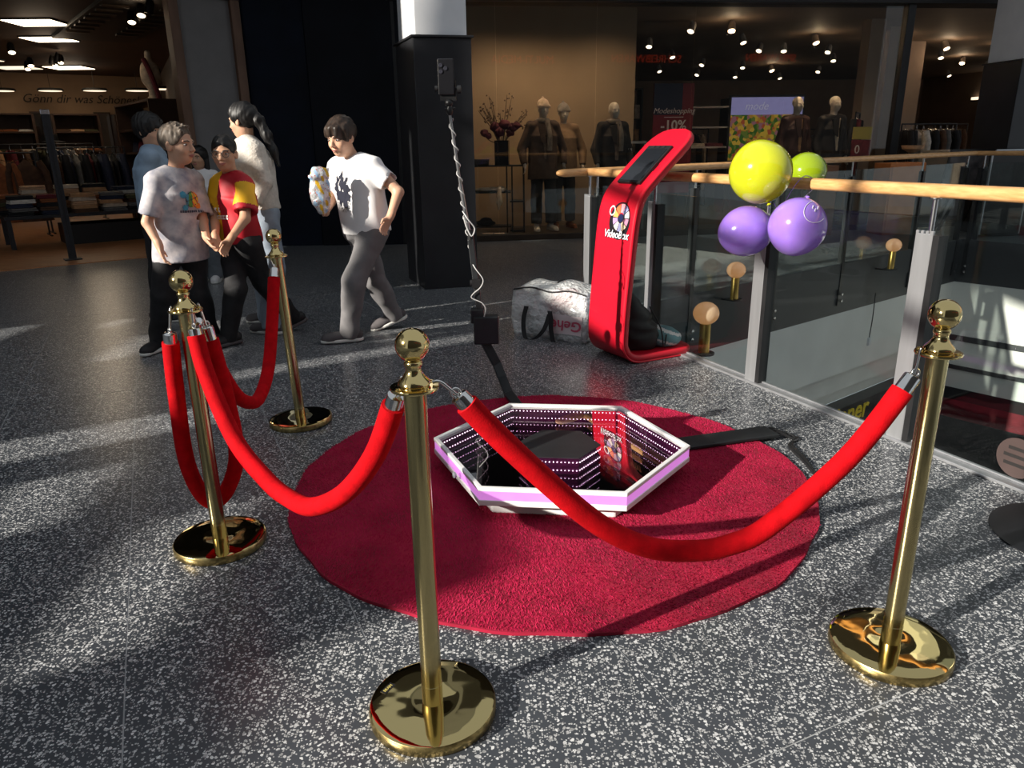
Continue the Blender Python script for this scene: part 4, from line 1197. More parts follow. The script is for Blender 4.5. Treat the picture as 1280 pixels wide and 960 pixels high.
# printed face
mb = MB(); tocam = (Vector((0, 0, CH)) - pc).normalized(); rt_ = tocam.cross(Vector((0, 0, 1))).normalized() * -1; up_ = rt_.cross(tocam) * -1
up_ = tocam.cross(rt_) * -1 if (tocam.cross(rt_) * -1).z > 0 else tocam.cross(rt_)
def onb(x_, y_, e=.0015):
    d = (tocam * math.sqrt(max(.02, 1 - x_ * x_ - y_ * y_)) + rt_ * x_ + up_ * y_).normalized(); return pc + d * (.139 * 1.012 + e)
mb.tube([onb(.52 + .36 * math.cos(a), .52 + .36 * math.sin(a)) for a in np.linspace(1.9, 5.6, 22)], .0016, 6)
for ex, ey in ((.42, .62), (.58, .60), (.50, .52)): mb.tube([onb(ex, ey), onb(ex + .015, ey + .09)], .003, 6)
mb.build('printed_face', mat('print white', (.75, .7, .85), .5), b2)
mb = MB(); mb.tube(smoothpath([(1.36, 3.92, 1.06), (1.40, 3.93, 1.03), (1.47, 3.95, 1.14), (1.53, 3.97, 1.19), (1.60, 3.99, 1.15), (1.55, 3.97, 1.10), (1.42, 3.86, 1.03)], 5), .0022, 5)
mb.build('balloon_string', PB, label='thin string tying the balloon bunch to the handrail', cat='string')
# ------------------------------------------------------------------ people
SKIN_A = mat('skin light', (.62, .36, .24), .5, var=.06, vscale=10, sss=.12)
SKIN_B = mat('skin tan', (.52, .29, .18), .5, var=.06, vscale=10, sss=.12)
LIPS = mat('lips', (.42, .16, .13), .5)
EYEW = mat('eye white', (.42, .38, .36), .3)
EYED = mat('eye dark', (.02, .012, .01), .2)
HAIRB = mat('hair black', (.008, .007, .007), .5, var=.4, vscale=60, stretch=(1, 1, .2))
HAIRD = mat('hair dark brown', (.030, .018, .012), .5, var=.5, vscale=60, stretch=(1, 1, .2))
HAIRL = mat('hair ash brown', (.11, .085, .065), .55, var=.45, vscale=70, stretch=(1, 1, .3))
V3 = lambda *a: np.array(a, float)

def frame(fwd):
    f = _n(fwd); l = _n(np.cross([0, 0, 1.], f)); u = np.cross(f, l)
    return l, f, u

def head_ops(c, fr, s, neck, nr):
    l, f, u = fr; R = [l, f, u]
    P = lambda x, y, z: np.array(c) + (l * x + f * y + u * z) * s
    o = [('c', np.array(neck) - u * .02, P(0, -.012, -.055), nr * 1.1, nr, .03),
         ('e', P(0, -.014, .03), (.073 * s, .092 * s, .083 * s), R, .02), ('e', P(0, .022, -.03), (.059 * s, .064 * s, .080 * s), R, .03),
         ('e', P(0, .040, -.086), (.034 * s, .036 * s, .028 * s), R, .03), ('e', P(0, .0, -.06), (.052 * s, .05 * s, .045 * s), R, .03)]
    for q in (-1, 1):
        o += [('e', P(q * .036, .052, -.034), (.024 * s, .026 * s, .026 * s), R, .02), ('-e', P(q * .031, .104, -.002), (.018 * s, .020 * s, .012 * s), R, .008),
              ('c', P(q * .012, .083, .016), P(q * .046, .070, .018), .009 * s, .008 * s, .012),
              ('e', P(q * .075, -.006, -.012), (.011 * s, .021 * s, .032 * s), [_n(l + f * .35 * q), _n(f - l * .35 * q), u], .006), ('-e', P(q * .084, .002, -.008), (.008 * s, .010 * s, .016 * s), R, .006)]
    o += [('c', P(0, .082, .006), P(0, .103, -.032), .0075 * s, .0115 * s, .010), ('e', P(-.011, .092, -.037), (.009 * s, .011 * s, .008 * s), R, .006), ('e', P(.011, .092, -.037), (.009 * s, .011 * s, .008 * s), R, .006),
          ('e', P(0, .082, -.058), (.023 * s, .010 * s, .0065 * s), R, .006), ('e', P(0, .080, -.069), (.020 * s, .010 * s, .0075 * s), R, .006)]
    return o, P, R

def hand_ops(wr, tip, across, s, curl, thumb=1):
    wr, tip = np.array(wr), np.array(tip); d = _n(tip - wr); a = np.array(across, float); a = _n(a - d * (a @ d)); n = np.cross(a, d)
    o = [('c', wr - d * .02, wr + d * .03, .021 * s, .020 * s, .02), ('e', wr + d * .048 * s, (.036 * s, .015 * s, .046 * s), [a, n, d], .015)]
    for i, (x, L_) in enumerate(((-.028, .050), (-.0095, .066), (.0095, .070), (.028, .062))):
        b = wr + d * .082 * s + a * x * s
        d1 = _n(d * math.cos(curl * .6) + n * math.sin(curl * .6) + a * x * 2.2); d2 = _n(d * math.cos(curl * 1.8) + n * math.sin(curl * 1.8))
        m = b + d1 * L_ * .5 * s; e = m + d2 * L_ * .5 * s
        o += [('c', b - d * .02, m, .0092 * s, .0085 * s, .006), ('c', m, e, .0085 * s, .0070 * s, .004)]
    b = wr + d * .022 * s + a * .028 * s * thumb
    m = b + _n(d * .75 + a * .75 * thumb + n * .35) * .034 * s; e = m + _n(d * .95 + a * .15 * thumb + n * .3) * .032 * s
    o += [('c', b - a * thumb * .008, m, .0125 * s, .0105 * s, .012), ('c', m, e, .0105 * s, .0080 * s, .004)]
    return o

def shoe(parent, an, yaw, L_, um, sm, name='shoe', heel=0.0):
    an = np.array(an, float); f = V3(math.cos(yaw), math.sin(yaw), 0)
    pit = math.sin(heel); ff = _n(f * math.cos(heel) + V3(0, 0, -pit)); up = _n(np.cross(ff, np.cross(V3(0, 0, 1), f))) * 1.0
    if up[2] < 0: up = -up
    l = np.cross(up, ff); g = an - up * .075
    R = [l, ff, up]
    h = g - ff * .055; t = g + ff * (L_ - .075)
    up_ops = [('c', h + up * .045, t + up * .030, .042, .034, .02), ('e', g + ff * (L_ * .45) + up * .03, (.046, .075, .040), R, .02), ('t', g + up * .04, an + up * .02, .046, .042, .02), ('e', t - ff * .02 + up * .02, (.043, .055, .034), R, .02), ('clip', g + up * .010, -up)]
    so_ops = [('c', h + up * .012, g + ff * L_ * .35 + up * .012, .044, .047, .02), ('c', g + ff * L_ * .3 + up * .012, t + up * .012, .049, .042, .02), ('clip', g + up * .022, up), ('clip', g - up * .004, -up)]
    o = sdf_obj(name, up_ops, .0075, um, parent)
    sdf_obj('sole', so_ops, .0075, sm, o)

def person(J, label, fwd, face, cfg):
    """J: joints in metres; cfg: sizes, materials, clothes"""
    J = {k: np.array(v, float) for k, v in J.items()}
    base = (J['anL'] + J['anR']) / 2
    root = thing(cfg.get('name', 'person'), (base[0], base[1], cfg.get('z0', 0)), label, cfg.get('cat', 'person'), cfg.get('group'))
    cell = cfg.get('cell', .0065); sk = cfg['skin']
    pel = (J['hipL'] + J['hipR']) / 2; l, f, _u = frame((fwd[0], fwd[1], 0)); up = _n(J['neck'] - pel)
    sw = np.linalg.norm(J['shL'] - J['shR']); l2 = _n(J['shL'] - J['shR']); R = [l2, _n(np.cross(l2, up)), up]
    hs = cfg.get('hs', 1.06); fr = frame(face)
    ops, HP, HR_ = head_ops(J['head'], fr, hs, J['neck'], cfg.get('nr', .046))
    ch = J['neck'] * .68 + pel * .32; wa = J['neck'] * .36 + pel * .64; e = cfg.get('build', 1.0)
    body = [('c', J['shL'], J['shR'], .045, .045, .03), ('e', ch, (sw * .46, .090 * e, .16), R, .04), ('e', wa, (sw * .40, .082 * e, .15), R, .05), ('e', pel + up * .03, (sw * .46, .092 * e, .10), R, .05)]
    for s_ in 'LR':
        body += [('c', J['sh' + s_], J['el' + s_], .043 * e, .034 * e, .03), ('c', J['el' + s_], J['wr' + s_], .035 * e, .023 * e, .015)]
        body += [('c', J['hip' + s_], J['kn' + s_], .068 * e, .046 * e, .03), ('c', J['kn' + s_], J['an' + s_], .046 * e, .032 * e, .02), ('c', J['an' + s_], J['an' + s_] - V3(0, 0, .04), .030, .026, .02)]
        ac = cfg.get('across' + s_, -f if s_ == 'R' else f)
        body += hand_ops(J['wr' + s_], J['tip' + s_], ac, cfg.get('hand', .92), cfg.get('curl' + s_, .45), cfg.get('thumb' + s_, 1 if s_ == 'L' else -1))
    sdf_obj('body', ops + body, cell, sk, root)
    bodyo = root
    # facial details
    if not cfg.get('plainface'):
        for q in (-1, 1):
            Rm = Matrix([list(fr[0]), list(fr[1]), list(fr[2])]).transposed()
            mb = MB(); mb.sphere(HP(q * .031, .0745, -.002), .0108 * hs, 14, 10, (1.2, .8, .55), Rm); eo = mb.build('eye', EYEW, root, smooth=90)
            mb = MB(); mb.sphere(HP(q * .031, .0805, -.002), .0062 * hs, 10, 8, (1, .5, .85), Rm); mb.build('iris', EYED, eo, smooth=90)
            mb = MB(); mb.tube([HP(q * .014, .0905, .015), HP(q * .030, .0885, .0205), HP(q * .048, .075, .016)], .0036 * hs, 6); mb.build('eyebrow', cfg['hairm'], root, smooth=60)
        mb = MB(); mb.tube([HP(-.022, .084, -.063), HP(-.010, .0925, -.0605), HP(0, .0935, -.0615), HP(.010, .0925, -.0605), HP(.022, .084, -.063)], [.002, .0048, .005, .0048, .002], 8)
        mb.tube([HP(-.019, .083, -.066), HP(0, .0925, -.070), HP(.019, .083, -.066)], [.002, .0055, .002], 8); mb.build('lips', LIPS, root, smooth=60)
    # hair
    hm = cfg.get('hairm'); g = cfg.get('hairg', .014); hl = cfg.get('hairline', (.086, .052)); nb = cfg.get('nape', -.055)
    hops = [('e', HP(0, -.016, .032), ((.074 + g) * hs, (.092 + g) * hs, (.083 + g) * hs), HR_, .01)]
    if cfg.get('fringe'):
        hops += [('c', HP(-.04, .066, .062), HP(-.052, .074, .022), .020 * hs, .009 * hs, .02), ('c', HP(0, .080, .07), HP(-.008, .093, .020), .022 * hs, .007 * hs, .02), ('c', HP(.035, .070, .066), HP(.038, .082, .022), .021 * hs, .008 * hs, .02)]
        hops += [('c', HP(.073, .03, .05), HP(.079, .034, -.012), .016 * hs, .006 * hs, .015), ('c', HP(-.073, .03, .05), HP(-.079, .034, -.012), .016 * hs, .006 * hs, .015)]
    if cfg.get('spike'):
        rg = np.random.default_rng(5)
        for _ in range(46):
            a = rg.uniform(-.9, .9); b = rg.uniform(-.9, 1.1); d = _n(l * 0 + fr[0] * a + fr[1] * (b * .8) + fr[2] * 1.0)
            p0 = np.array(J['head']) + (fr[0] * a * .05 + fr[1] * (-.012 + b * .062) + fr[2] * (.03 + .078 * math.sqrt(max(.05, 1 - .45 * a * a - .42 * b * b)))) * hs
            hops.append(('c', p0, p0 + (d * .55 + fr[1] * .35) * .034 * hs, .013 * hs, .004 * hs, .008))
    # cut the face free: a plane from the hairline down to the ear, and the nape
    p1 = HP(0, hl[0], hl[1]); p2 = HP(0, .012, -.050)
    dn = _n(np.cross(fr[0], p2 - p1)); 
    if dn @ fr[1] < 0: dn = -dn
    if not cfg.get('fringe'): hops.append(('clip', p1, dn))
    else:
        hops.append(('-e', HP(0, .092, -.048), (.066 * hs, .075 * hs, .070 * hs), HR_, .006))
    if not cfg.get('long'):
        hops.append(('clip', HP(0, -.05, nb), _n(-fr[2] - fr[1] * -.35)))
    for q in cfg.get('hairx', []): hops.append((q[0], HP(*q[1]), HP(*q[2]), q[3], q[4], q[5]))
    hops.insert(-1 if cfg.get('hairx') else len(hops), ('wave', cfg.get('hairw', .004), 150, 4, (1, 1, .35)))
    if hm: sdf_obj('hair', hops, .006, hm, root)
    # trousers
    t = cfg['pants']; tr = t.get('r', (.092, .066, .056)); w_ = t.get('waist', .04)
    pops = [('e', pel + up * .02, (sw * .47 + t.get('ease', .015), .105 * e + t.get('ease', .0), .12), R, .04), ('col', pel - up * .02, pel + up * t.get('rise', .12), (sw * .46 + .012, .105 * e), (sw * .43 + .012, .100 * e), l2, .03)]
    for s_ in 'LR':
        hem = J['an' + s_] + _n(J['kn' + s_] - J['an' + s_]) * t.get('hem', -.045)
        pops += [('c', J['hip' + s_], J['kn' + s_], tr[0], tr[1], .03), ('t', J['kn' + s_] + _n(J['hip' + s_] - J['kn' + s_]) * .02, hem, tr[1], tr[2], .02), ('c', J['kn' + s_], J['kn' + s_] * .6 + hem * .4, tr[1], tr[1] * .95, .02)]
    pops += [('wave', t.get('fold', .006), 38, 21, (.6, .6, 1.4))]
    sdf_obj('trousers', pops, .010, t['m'], root)
    for q in t.get('extra', []): pass
    # top
    c = cfg['top']; ez = c.get('ease', .025); hem = c['hem']; hp = pel.copy() + up * 0
    hemc = ch + (pel - ch) * ((ch[2] - hem) / (ch[2] - pel[2]))
    tops = [('c', J['neck'] - up * .02, J['shL'] + up * .004, .052 + ez * .3, .048 + ez * .5, .03), ('c', J['neck'] - up * .02, J['shR'] + up * .004, .052 + ez * .3, .048 + ez * .5, .03),
            ('e', ch, (sw * .47 + ez, .098 * e + ez, .17), R, .04), ('col', ch, hemc, (sw * .47 + ez, .098 * e + ez), (sw * .47 + ez * c.get('flare', 1.2), .098 * e + ez * c.get('flare', 1.2)), l2, .04)]
    for s_ in 'LR':
        a_, b_, d_ = J['sh' + s_], J['el' + s_], J['wr' + s_]
        fr_ = c.get('sleeve', .62); r0, r1 = c.get('sr', (.058, .062))
        if fr_ <= 1: tops += [('t', a_, a_ + (b_ - a_) * fr_, r0, r1, .035), ('-t', a_ + (b_ - a_) * (fr_ - .12), a_ + (b_ - a_) * (fr_ + .12), r1 * .70, r1 * .80, .006)]
        else: tops += [('c', a_, b_, r0, r1, .035), ('t', b_, b_ + (d_ - b_) * (fr_ - 1), r1, c.get('cuff', .034), .02)]
    tops += c.get('extra', [])
    tops += [('wave', c.get('fold', .008), c.get('ff', 26), c.get('seed', 31), c.get('fb', (1.2, 1.2, .7))), ('clip', (0, 0, hem), (0, 0, -1))]
    tops.append(('-c', J['neck'] - up * .005, J['neck'] + up * .12, cfg.get('nr', .046) + .006, cfg.get('nr', .046) + .02, .012))
    o, fl = sdf_obj('top', tops, .0085, c['m'], root, facemat=c.get('fm') and (lambda P: c['fm'](P, J, l2, R, up)), field=True)
    if c.get('collar'):
        mb = MB(); q0 = J['neck'] - up * .012; mb.torus(q0, .055, .008, axis=up * .9 + f * .35, n=24, m=8); mb.build('collar', c['collar'], o, smooth=90)
    for q in c.get('decals', []):
        cc = ch + R[0] * q['x'] + up * q['z'] + R[1] * .1
        decal(q['name'], fl, cc, R[0], up, q['w'], q['h'], q['n'], q['n'], q['fn'], q['m'], o)
    for s_, yw in (('L', cfg['foot'][0]), ('R', cfg['foot'][1])):
        shoe(root, J['an' + s_], yw, cfg.get('fl', .235), cfg['shoe'][0], cfg['shoe'][1], heel=cfg.get('heel' + s_, 0.0))
    return root, HP, HR_

BLKT = mat('black trousers', (.012, .012, .014), .8, var=.25, vscale=20, bump=.15, bscale=90)
DENIM = mat('washed jeans', (.26, .31, .38), .8, var=.12, vscale=14, bump=.15, bscale=160)
DENIMG = mat('grey jeans', (.10, .115, .13), .8, var=.15, vscale=14)
JOGG = mat('grey joggers', (.155, .150, .155), .85, var=.08, vscale=16, bump=.12, bscale=140)
WTEE = mat('white tee', (.74, .73, .74), .8, var=.03, vscale=8, bump=.08, bscale=180)
TIED = mat('tie dye tee', (.29, .29, .34), .8, col2=(.58, .54, .55), vscale=13, bump=.08, bscale=180)
KNIT = mat('cream cable knit', (.56, .52, .47), .9, var=.08, vscale=40, bump=.6, bscale=55, bdist=.012)
DJACK = mat('light denim jacket', (.24, .33, .44), .8, var=.12, vscale=14)
JRED = mat('jersey crimson', (.42, .006, .018), .6, var=.05, vscale=10)
JYEL = mat('jersey yellow', (.80, .42, .008), .6, var=.05, vscale=10)
SBLK = mat('black shoe', (.014, .014, .016), .6, var=.2); SWHT = mat('white sole', (.70, .70, .66), .5); SGRY = mat('grey shoe', (.09, .082, .085), .7, var=.15); SWHU = mat('white shoe', (.62, .62, .62), .6)

P1 = dict(head=(-2.173, 5.150, 1.402), neck=(-2.222, 5.170, 1.236), shR=(-2.318, 5.060, 1.175), shL=(-2.145, 5.280, 1.165), elR=(-2.372, 4.975, 0.915), wrR=(-2.297, 4.930, 0.768), tipR=(-2.280, 4.920, 0.690), elL=(-2.105, 5.215, 0.900), wrL=(-2.040, 5.080, 0.800), tipL=(-1.991, 5.030, 0.740), hipR=(-2.330, 5.120, 0.755), hipL=(-2.205, 5.250, 0.755), knR=(-2.397, 5.085, 0.405), knL=(-2.215, 5.225, 0.395), anR=(-2.515, 5.165, 0.085), anL=(-2.215, 5.335, 0.085))
P2 = dict(head=(-1.919, 5.270, 1.341), neck=(-1.898, 5.310, 1.198), shR=(-2.011, 5.370, 1.135), shL=(-1.780, 5.200, 1.139), elR=(-2.043, 5.280, 0.902), wrR=(-1.984, 5.090, 0.802), tipR=(-1.952, 5.050, 0.715), elL=(-1.772, 5.100, 0.921), wrL=(-1.842, 4.975, 0.800), tipL=(-1.902, 4.965, 0.717), hipR=(-1.985, 5.400, 0.735), hipL=(-1.830, 5.270, 0.735), knR=(-1.945, 5.225, 0.419), knL=(-1.825, 5.450, 0.425), anR=(-2.055, 5.275, 0.085), anL=(-1.705, 5.690, 0.115))
P3 = dict(head=(-1.155, 5.420, 1.434), neck=(-1.090, 5.480, 1.290), shR=(-1.225, 5.585, 1.228), shL=(-0.940, 5.370, 1.240), elR=(-1.300, 5.570, 0.988), wrR=(-1.289, 5.345, 0.935), tipR=(-1.283, 5.250, 1.000), elL=(-0.763, 5.300, 1.065), wrL=(-0.818, 5.220, 0.905), tipL=(-0.868, 5.200, 0.826), hipR=(-1.095, 5.520, 0.775), hipL=(-0.965, 5.375, 0.785), knR=(-1.018, 5.580, 0.409), knL=(-1.110, 5.245, 0.459), anR=(-0.925, 5.725, 0.125), anL=(-1.185, 5.315, 0.085))
P4 = dict(head=(-1.964, 5.850, 1.565), neck=(-1.950, 5.865, 1.425), shR=(-2.030, 6.000, 1.370), shL=(-1.858, 5.715, 1.358), elR=(-2.095, 6.020, 1.113), wrR=(-2.125, 5.950, 0.925), tipR=(-2.139, 5.930, 0.846), elL=(-1.786, 5.665, 1.132), wrL=(-1.855, 5.600, 0.985), tipL=(-1.880, 5.580, 0.905), hipR=(-1.940, 5.920, 0.893), hipL=(-1.845, 5.750, 0.897), knR=(-1.953, 5.920, 0.468), knL=(-1.826, 5.720, 0.479), anR=(-1.98, 5.980, 0.080), anL=(-1.835, 5.610, 0.080))
P5 = dict(head=(-2.820, 6.200, 1.513), neck=(-2.829, 6.200, 1.371), shR=(-2.788, 6.050, 1.318), shL=(-2.864, 6.370, 1.315), elR=(-2.853, 6.030, 1.052), wrR=(-2.803, 5.980, 0.861), tipR=(-2.796, 5.960, 0.769), elL=(-2.905, 6.400, 1.032), wrL=(-2.850, 6.370, 0.851), tipL=(-2.836, 6.350, 0.764), hipR=(-2.857, 6.110, 0.864), hipL=(-2.878, 6.290, 0.864), knR=(-2.879, 6.100, 0.469), knL=(-2.897, 6.300, 0.459), anR=(-2.93, 6.110, 0.080), anL=(-2.90, 6.330, 0.080))
P6 = dict(head=(-3.183, 8.000, 1.283), neck=(-3.190, 8.020, 1.150), shR=(-3.315, 8.030, 1.096), shL=(-3.065, 8.030, 1.096), elR=(-3.350, 7.990, 0.905), wrR=(-3.220, 7.860, 0.980), tipR=(-3.135, 7.820, 1.030), elL=(-3.035, 7.990, 0.891), wrL=(-3.039, 7.900, 0.730), tipL=(-3.044, 7.870, 0.650), hipR=(-3.270, 8.050, 0.694), hipL=(-3.130, 8.050, 0.694), knR=(-3.285, 8.020, 0.387), knL=(-3.160, 8.020, 0.385), anR=(-3.30, 8.080, 0.080), anL=(-3.17, 8.020, 0.080))

TURT = [mat('turtle teal', (.05, .28, .42), .7), mat('turtle green', (.08, .30, .06), .7), mat('turtle orange', (.75, .22, .03), .7), mat('turtle yellow', (.75, .50, .05), .7), mat('turtle dark', (.04, .05, .08), .7)]
def turtle(u, v):
    v = v - .12
    if v < -.82 and abs(v + .92) < .07: return 4 if int((u + 1) * 16) % 3 else -1
    d = math.hypot(u * 1.05 - .12, v)
    if d < .62:
        if abs(math.sin(7 * u + 3 * v)) < .22 or abs(math.sin(6 * v - 2 * u)) < .16: return 4
        return 0 if u < -.25 else (1 if u < .12 else (3 if (u + v) % .5 < .25 else 2))
    if math.hypot(u + .68, v - .38) < .26 or math.hypot(u + .5, v + .62) < .24: return 0
    if math.hypot(u - .62, v + .5) < .22: return 2
    return -1
person(P1, 'boy in a grey tie-dye tee with a turtle print and black trousers', (.62, -.78), (1, -.22, -.04), dict(
    skin=SKIN_A, hairm=HAIRL, hs=1.10, spike=True, hairg=.010, hairline=(.080, .070), nape=-.03, hand=.95, curlR=.5, curlL=.35,
    acrossR=(.3, -.9, 0), acrossL=(.3, -.9, 0),
    pants=dict(m=BLKT, r=(.092, .074, .066), fold=.007), top=dict(m=TIED, ease=.034, flare=1.55, hem=.635, sleeve=.86, sr=(.060, .074), fold=.009, ff=22, seed=33,
    decals=[dict(name='turtle_print', x=.02, z=-.03, w=.16, h=.17, n=34, fn=turtle, m=TURT)]),
    foot=(R_(-40), R_(-100)), shoe=(SBLK, SWHT), fl=.24))

def jersey(P, J, l2, R, up):
    x = (P - (J['shL'] + J['shR']) / 2) @ l2; ua = J['elL'] - J['shL']; t = ((P - J['shL']) @ ua) / (ua @ ua)
    sw = np.linalg.norm(J['shL'] - J['shR'])
    dist = np.linalg.norm(P - (J['shL'] + np.clip(t, 0, 1)[:, None] * ua), axis=1)
    slL = (x > sw * .40) & (t > .02) & (dist < .10); cuff = slL & (t > .66)
    half = x < -sw * .12
    ur = J['elR'] - J['shR']; tr = ((P - J['shR']) @ ur) / (ur @ ur); cr = (x < -sw * .45) & (tr > .66) & (tr < .95)
    out = np.zeros(len(P), int); out[slL | half] = 1; out[cuff | cr] = 0
    return out
JLT = [mat('jersey lettering', (.75, .70, .66), .7)]
def jtext(u, v):
    if .15 < v < .75: return 0 if (int((u + 1) * 9) % 4 in (0, 1)) and -.7 < u < .1 and (abs(v - .45) > .12 or int((u + 1) * 9) % 4 == 0) else -1
    if -.75 < v < -.2: return 0 if (int((u + 1) * 13) % 3 != 2) and (abs(v + .48) > .1 or int((u + 1) * 13) % 3 == 0) else -1
    return -1
r2, HP2, HR2 = person(P2, 'boy with glasses in a red and yellow football jersey and black trousers', (-.45, -.89), (.10, -.99, -.05), dict(
    skin=SKIN_B, hairm=HAIRB, hs=1.0, hairg=.007, hairline=(.082, .060), nape=-.03, hand=.92, curlR=.6, curlL=.7, acrossR=(-.6, -.5, 0), acrossL=(-.6, -.6, 0), thumbR=1, thumbL=1,
    pants=dict(m=BLKT, r=(.094, .072, .060), fold=.008), top=dict(m=[JRED, JYEL], fm=jersey, ease=.030, flare=1.15, hem=.735, sleeve=.80, sr=(.062, .074), fold=.009, ff=24, seed=37, collar=JYEL,
    decals=[dict(name='jersey_lettering', x=.0, z=-.10, w=.14, h=.11, n=28, fn=jtext, m=JLT)]),
    foot=(R_(-150), R_(-130)), heelL=.35, shoe=(SBLK, SGRY), fl=.235))
gl = MB()
for q in (-1, 1):
    gl.torus(HP2(q * .033, .101, -.002), .0215, .0019, axis=list(HR2[1] * 1 + HR2[0] * .12 * q), n=22, m=6)
    gl.tube([HP2(q * .053, .098, .004), HP2(q * .078, .06, .004), HP2(q * .082, .0, .0)], .0018, 6)
gl.tube([HP2(-.012, .104, .002), HP2(0, .107, .005), HP2(.012, .104, .002)], .0018, 6)
gl.build('glasses', mat('glasses frame', (.02, .02, .022), .3), r2, smooth=60)

LION = [mat('print ink', (.012, .014, .030), .8)]
def lion(u, v):
    a = math.atan2(v, u); d = math.hypot(u * 1.15, v)
    e = .78 + .10 * math.sin(9 * a) + .07 * math.sin(17 * a + 1)
    if d > e: return 0 if (v < -.5 and math.sin(40 * u + 9 * v) > .75 and d < 1.05) else -1
    w = math.sin(8 * d + 2.2 * a) * .6 + math.sin(13 * u - 5 * v) * .45
    return -1 if w > .72 or (math.hypot(u + .15, v - .12) < .12) else 0
r3, HP3, HR3 = person(P3, 'boy in a white tee with a dark lion print, walking in grey joggers', (-.74, -.67), (-.48, -.85, -.25), dict(
    skin=SKIN_A, hairm=HAIRD, hs=1.08, fringe=True, hairg=.016, nape=-.05, hand=.98, curlR=.9, curlL=.55, acrossL=(-.7, -.7, .1), acrossR=(.2, -.2, .9), build=1.08,
    pants=dict(m=JOGG, r=(.100, .080, .068), fold=.008, ease=.02), top=dict(m=WTEE, ease=.032, flare=1.25, hem=.770, sleeve=.66, sr=(.062, .074), fold=.008, ff=24, seed=39,
    decals=[dict(name='lion_print', x=-.02, z=-.05, w=.21, h=.29, n=48, fn=lion, m=LION)]),
    foot=(R_(-165), R_(-158)), heelR=.30, shoe=(SGRY, SWHT), fl=.245))
# crisp bag held against his chest
sb = thing('snack_bag', (-1.262, 5.13, .955), 'shiny crumpled snack bag with yellow and blue print, held by the walking boy', 'snack bag')
FOIL = mat('snack foil silver', (.72, .72, .73), .28, metal=.35, bump=.6, bscale=28, bdist=.02); FOY = mat('snack yellow', (.75, .45, .03), .35); FOB = mat('snack blue', (.35, .52, .72), .35); FOR_ = mat('snack red', (.55, .05, .05), .35)
sc_ = V3(-1.268, 5.165, 1.085); sr_ = _n(V3(.86, .5, 0)); sf_ = _n(V3(.5, -.86, 0)); su_ = _n(V3(.05, 0, 1))
def foil(P):
    q = P - sc_; x = q @ sr_; z = q @ su_
    w = np.sin(x * 46 + 1.9 * np.sin(z * 37) + 1) + np.sin(z * 52 + 14 * np.sin(x * 9) + 2)
    out = np.zeros(len(P), int); out[w > 1.05] = 1; out[w < -1.15] = 2; out[np.abs(w + .62) < .05] = 3
    return out
sdf_obj('foil_pouch', [('e', sc_, (.072, .045, .150), [sr_, sf_, su_], .02), ('col', sc_ + su_ * .09, sc_ + su_ * .150, (.066, .036), (.066, .018), sr_, .03), ('wave', .007, 85, 6)], .0065, [FOIL, FOY, FOB, FOR_], sb, facemat=foil)

r4, HP4, HR4 = person(P4, 'woman in a cream cable-knit sweater with a long dark ponytail, seen from the side', (-.92, .30), (-.93, .26, -.10), dict(
    skin=SKIN_A, hairm=HAIRB, hs=1.03, hairg=.016, hairline=(.078, .060), long=True, nr=.043, hand=.95, hairw=.005, curlL=.5, curlR=.5,
    hairx=[('c', (0, -.10, .035), (0, -.135, -.02), .030, .034, .03), ('c', (0, -.135, -.02), (-.01, -.165, -.12), .036, .034, .03), ('c', (-.01, -.165, -.12), (-.015, -.195, -.24), .034, .028, .03), ('c', (-.015, -.195, -.24), (-.015, -.215, -.34), .028, .012, .03)],
    pants=dict(m=DENIM, r=(.105, .090, .088), fold=.007), top=dict(m=KNIT, ease=.045, flare=.9, hem=.915, sleeve=1.96, sr=(.064, .060), cuff=.042, fold=.008, ff=30, seed=41),
    foot=(R_(165), R_(170)), shoe=(SGRY, SWHT), fl=.24, cell=.008))
person(P5, 'dark-haired person in a light denim jacket standing behind the tie-dye boy', (.94, -.2), (.93, -.30, 0), dict(
    skin=SKIN_A, hairm=HAIRB, hs=1.05, fringe=True, hairg=.024, nape=-.07, hairw=.006,
    pants=dict(m=BLKT, r=(.095, .07, .06)), top=dict(m=DJACK, ease=.040, flare=1.0, hem=.88, sleeve=1.95, sr=(.066, .060), cuff=.04, fold=.008, seed=43, extra=[('e', V3(-2.829, 6.20, 1.37), (.085, .085, .045), None, .02)]),
    foot=(R_(0), R_(-10)), shoe=(SBLK, SWHT), cell=.009))
GTX = [mat('girl print', (.10, .10, .12), .8)]
person(P6, 'girl with long dark hair in a white printed tee and grey jeans', (.0, -1), (-.12, -1, .0), dict(
    skin=SKIN_B, hairm=HAIRB, hs=.96, hairg=.014, hairline=(.080, .058), long=True, nr=.040, hand=.85, curlR=.5,
    hairx=[('c', (.06, -.03, .0), (.085, -.02, -.16), .034, .020, .03), ('c', (-.06, -.03, .0), (-.08, -.02, -.14), .034, .020, .03), ('c', (0, -.07, .0), (0, -.08, -.15), .06, .04, .03)],
    pants=dict(m=DENIMG, r=(.085, .072, .078)), top=dict(m=WTEE, ease=.026, flare=1.1, hem=.70, sleeve=.7, sr=(.052, .062), fold=.006, seed=47,
    decals=[dict(name='tee_print', x=0, z=-.06, w=.13, h=.07, n=20, fn=lambda u, v: 0 if math.sin(22 * u) * math.sin(14 * v) > .2 else -1, m=GTX)]),
    foot=(R_(-80), R_(-95)), shoe=(SWHU, SWHT), fl=.21, cell=.009))
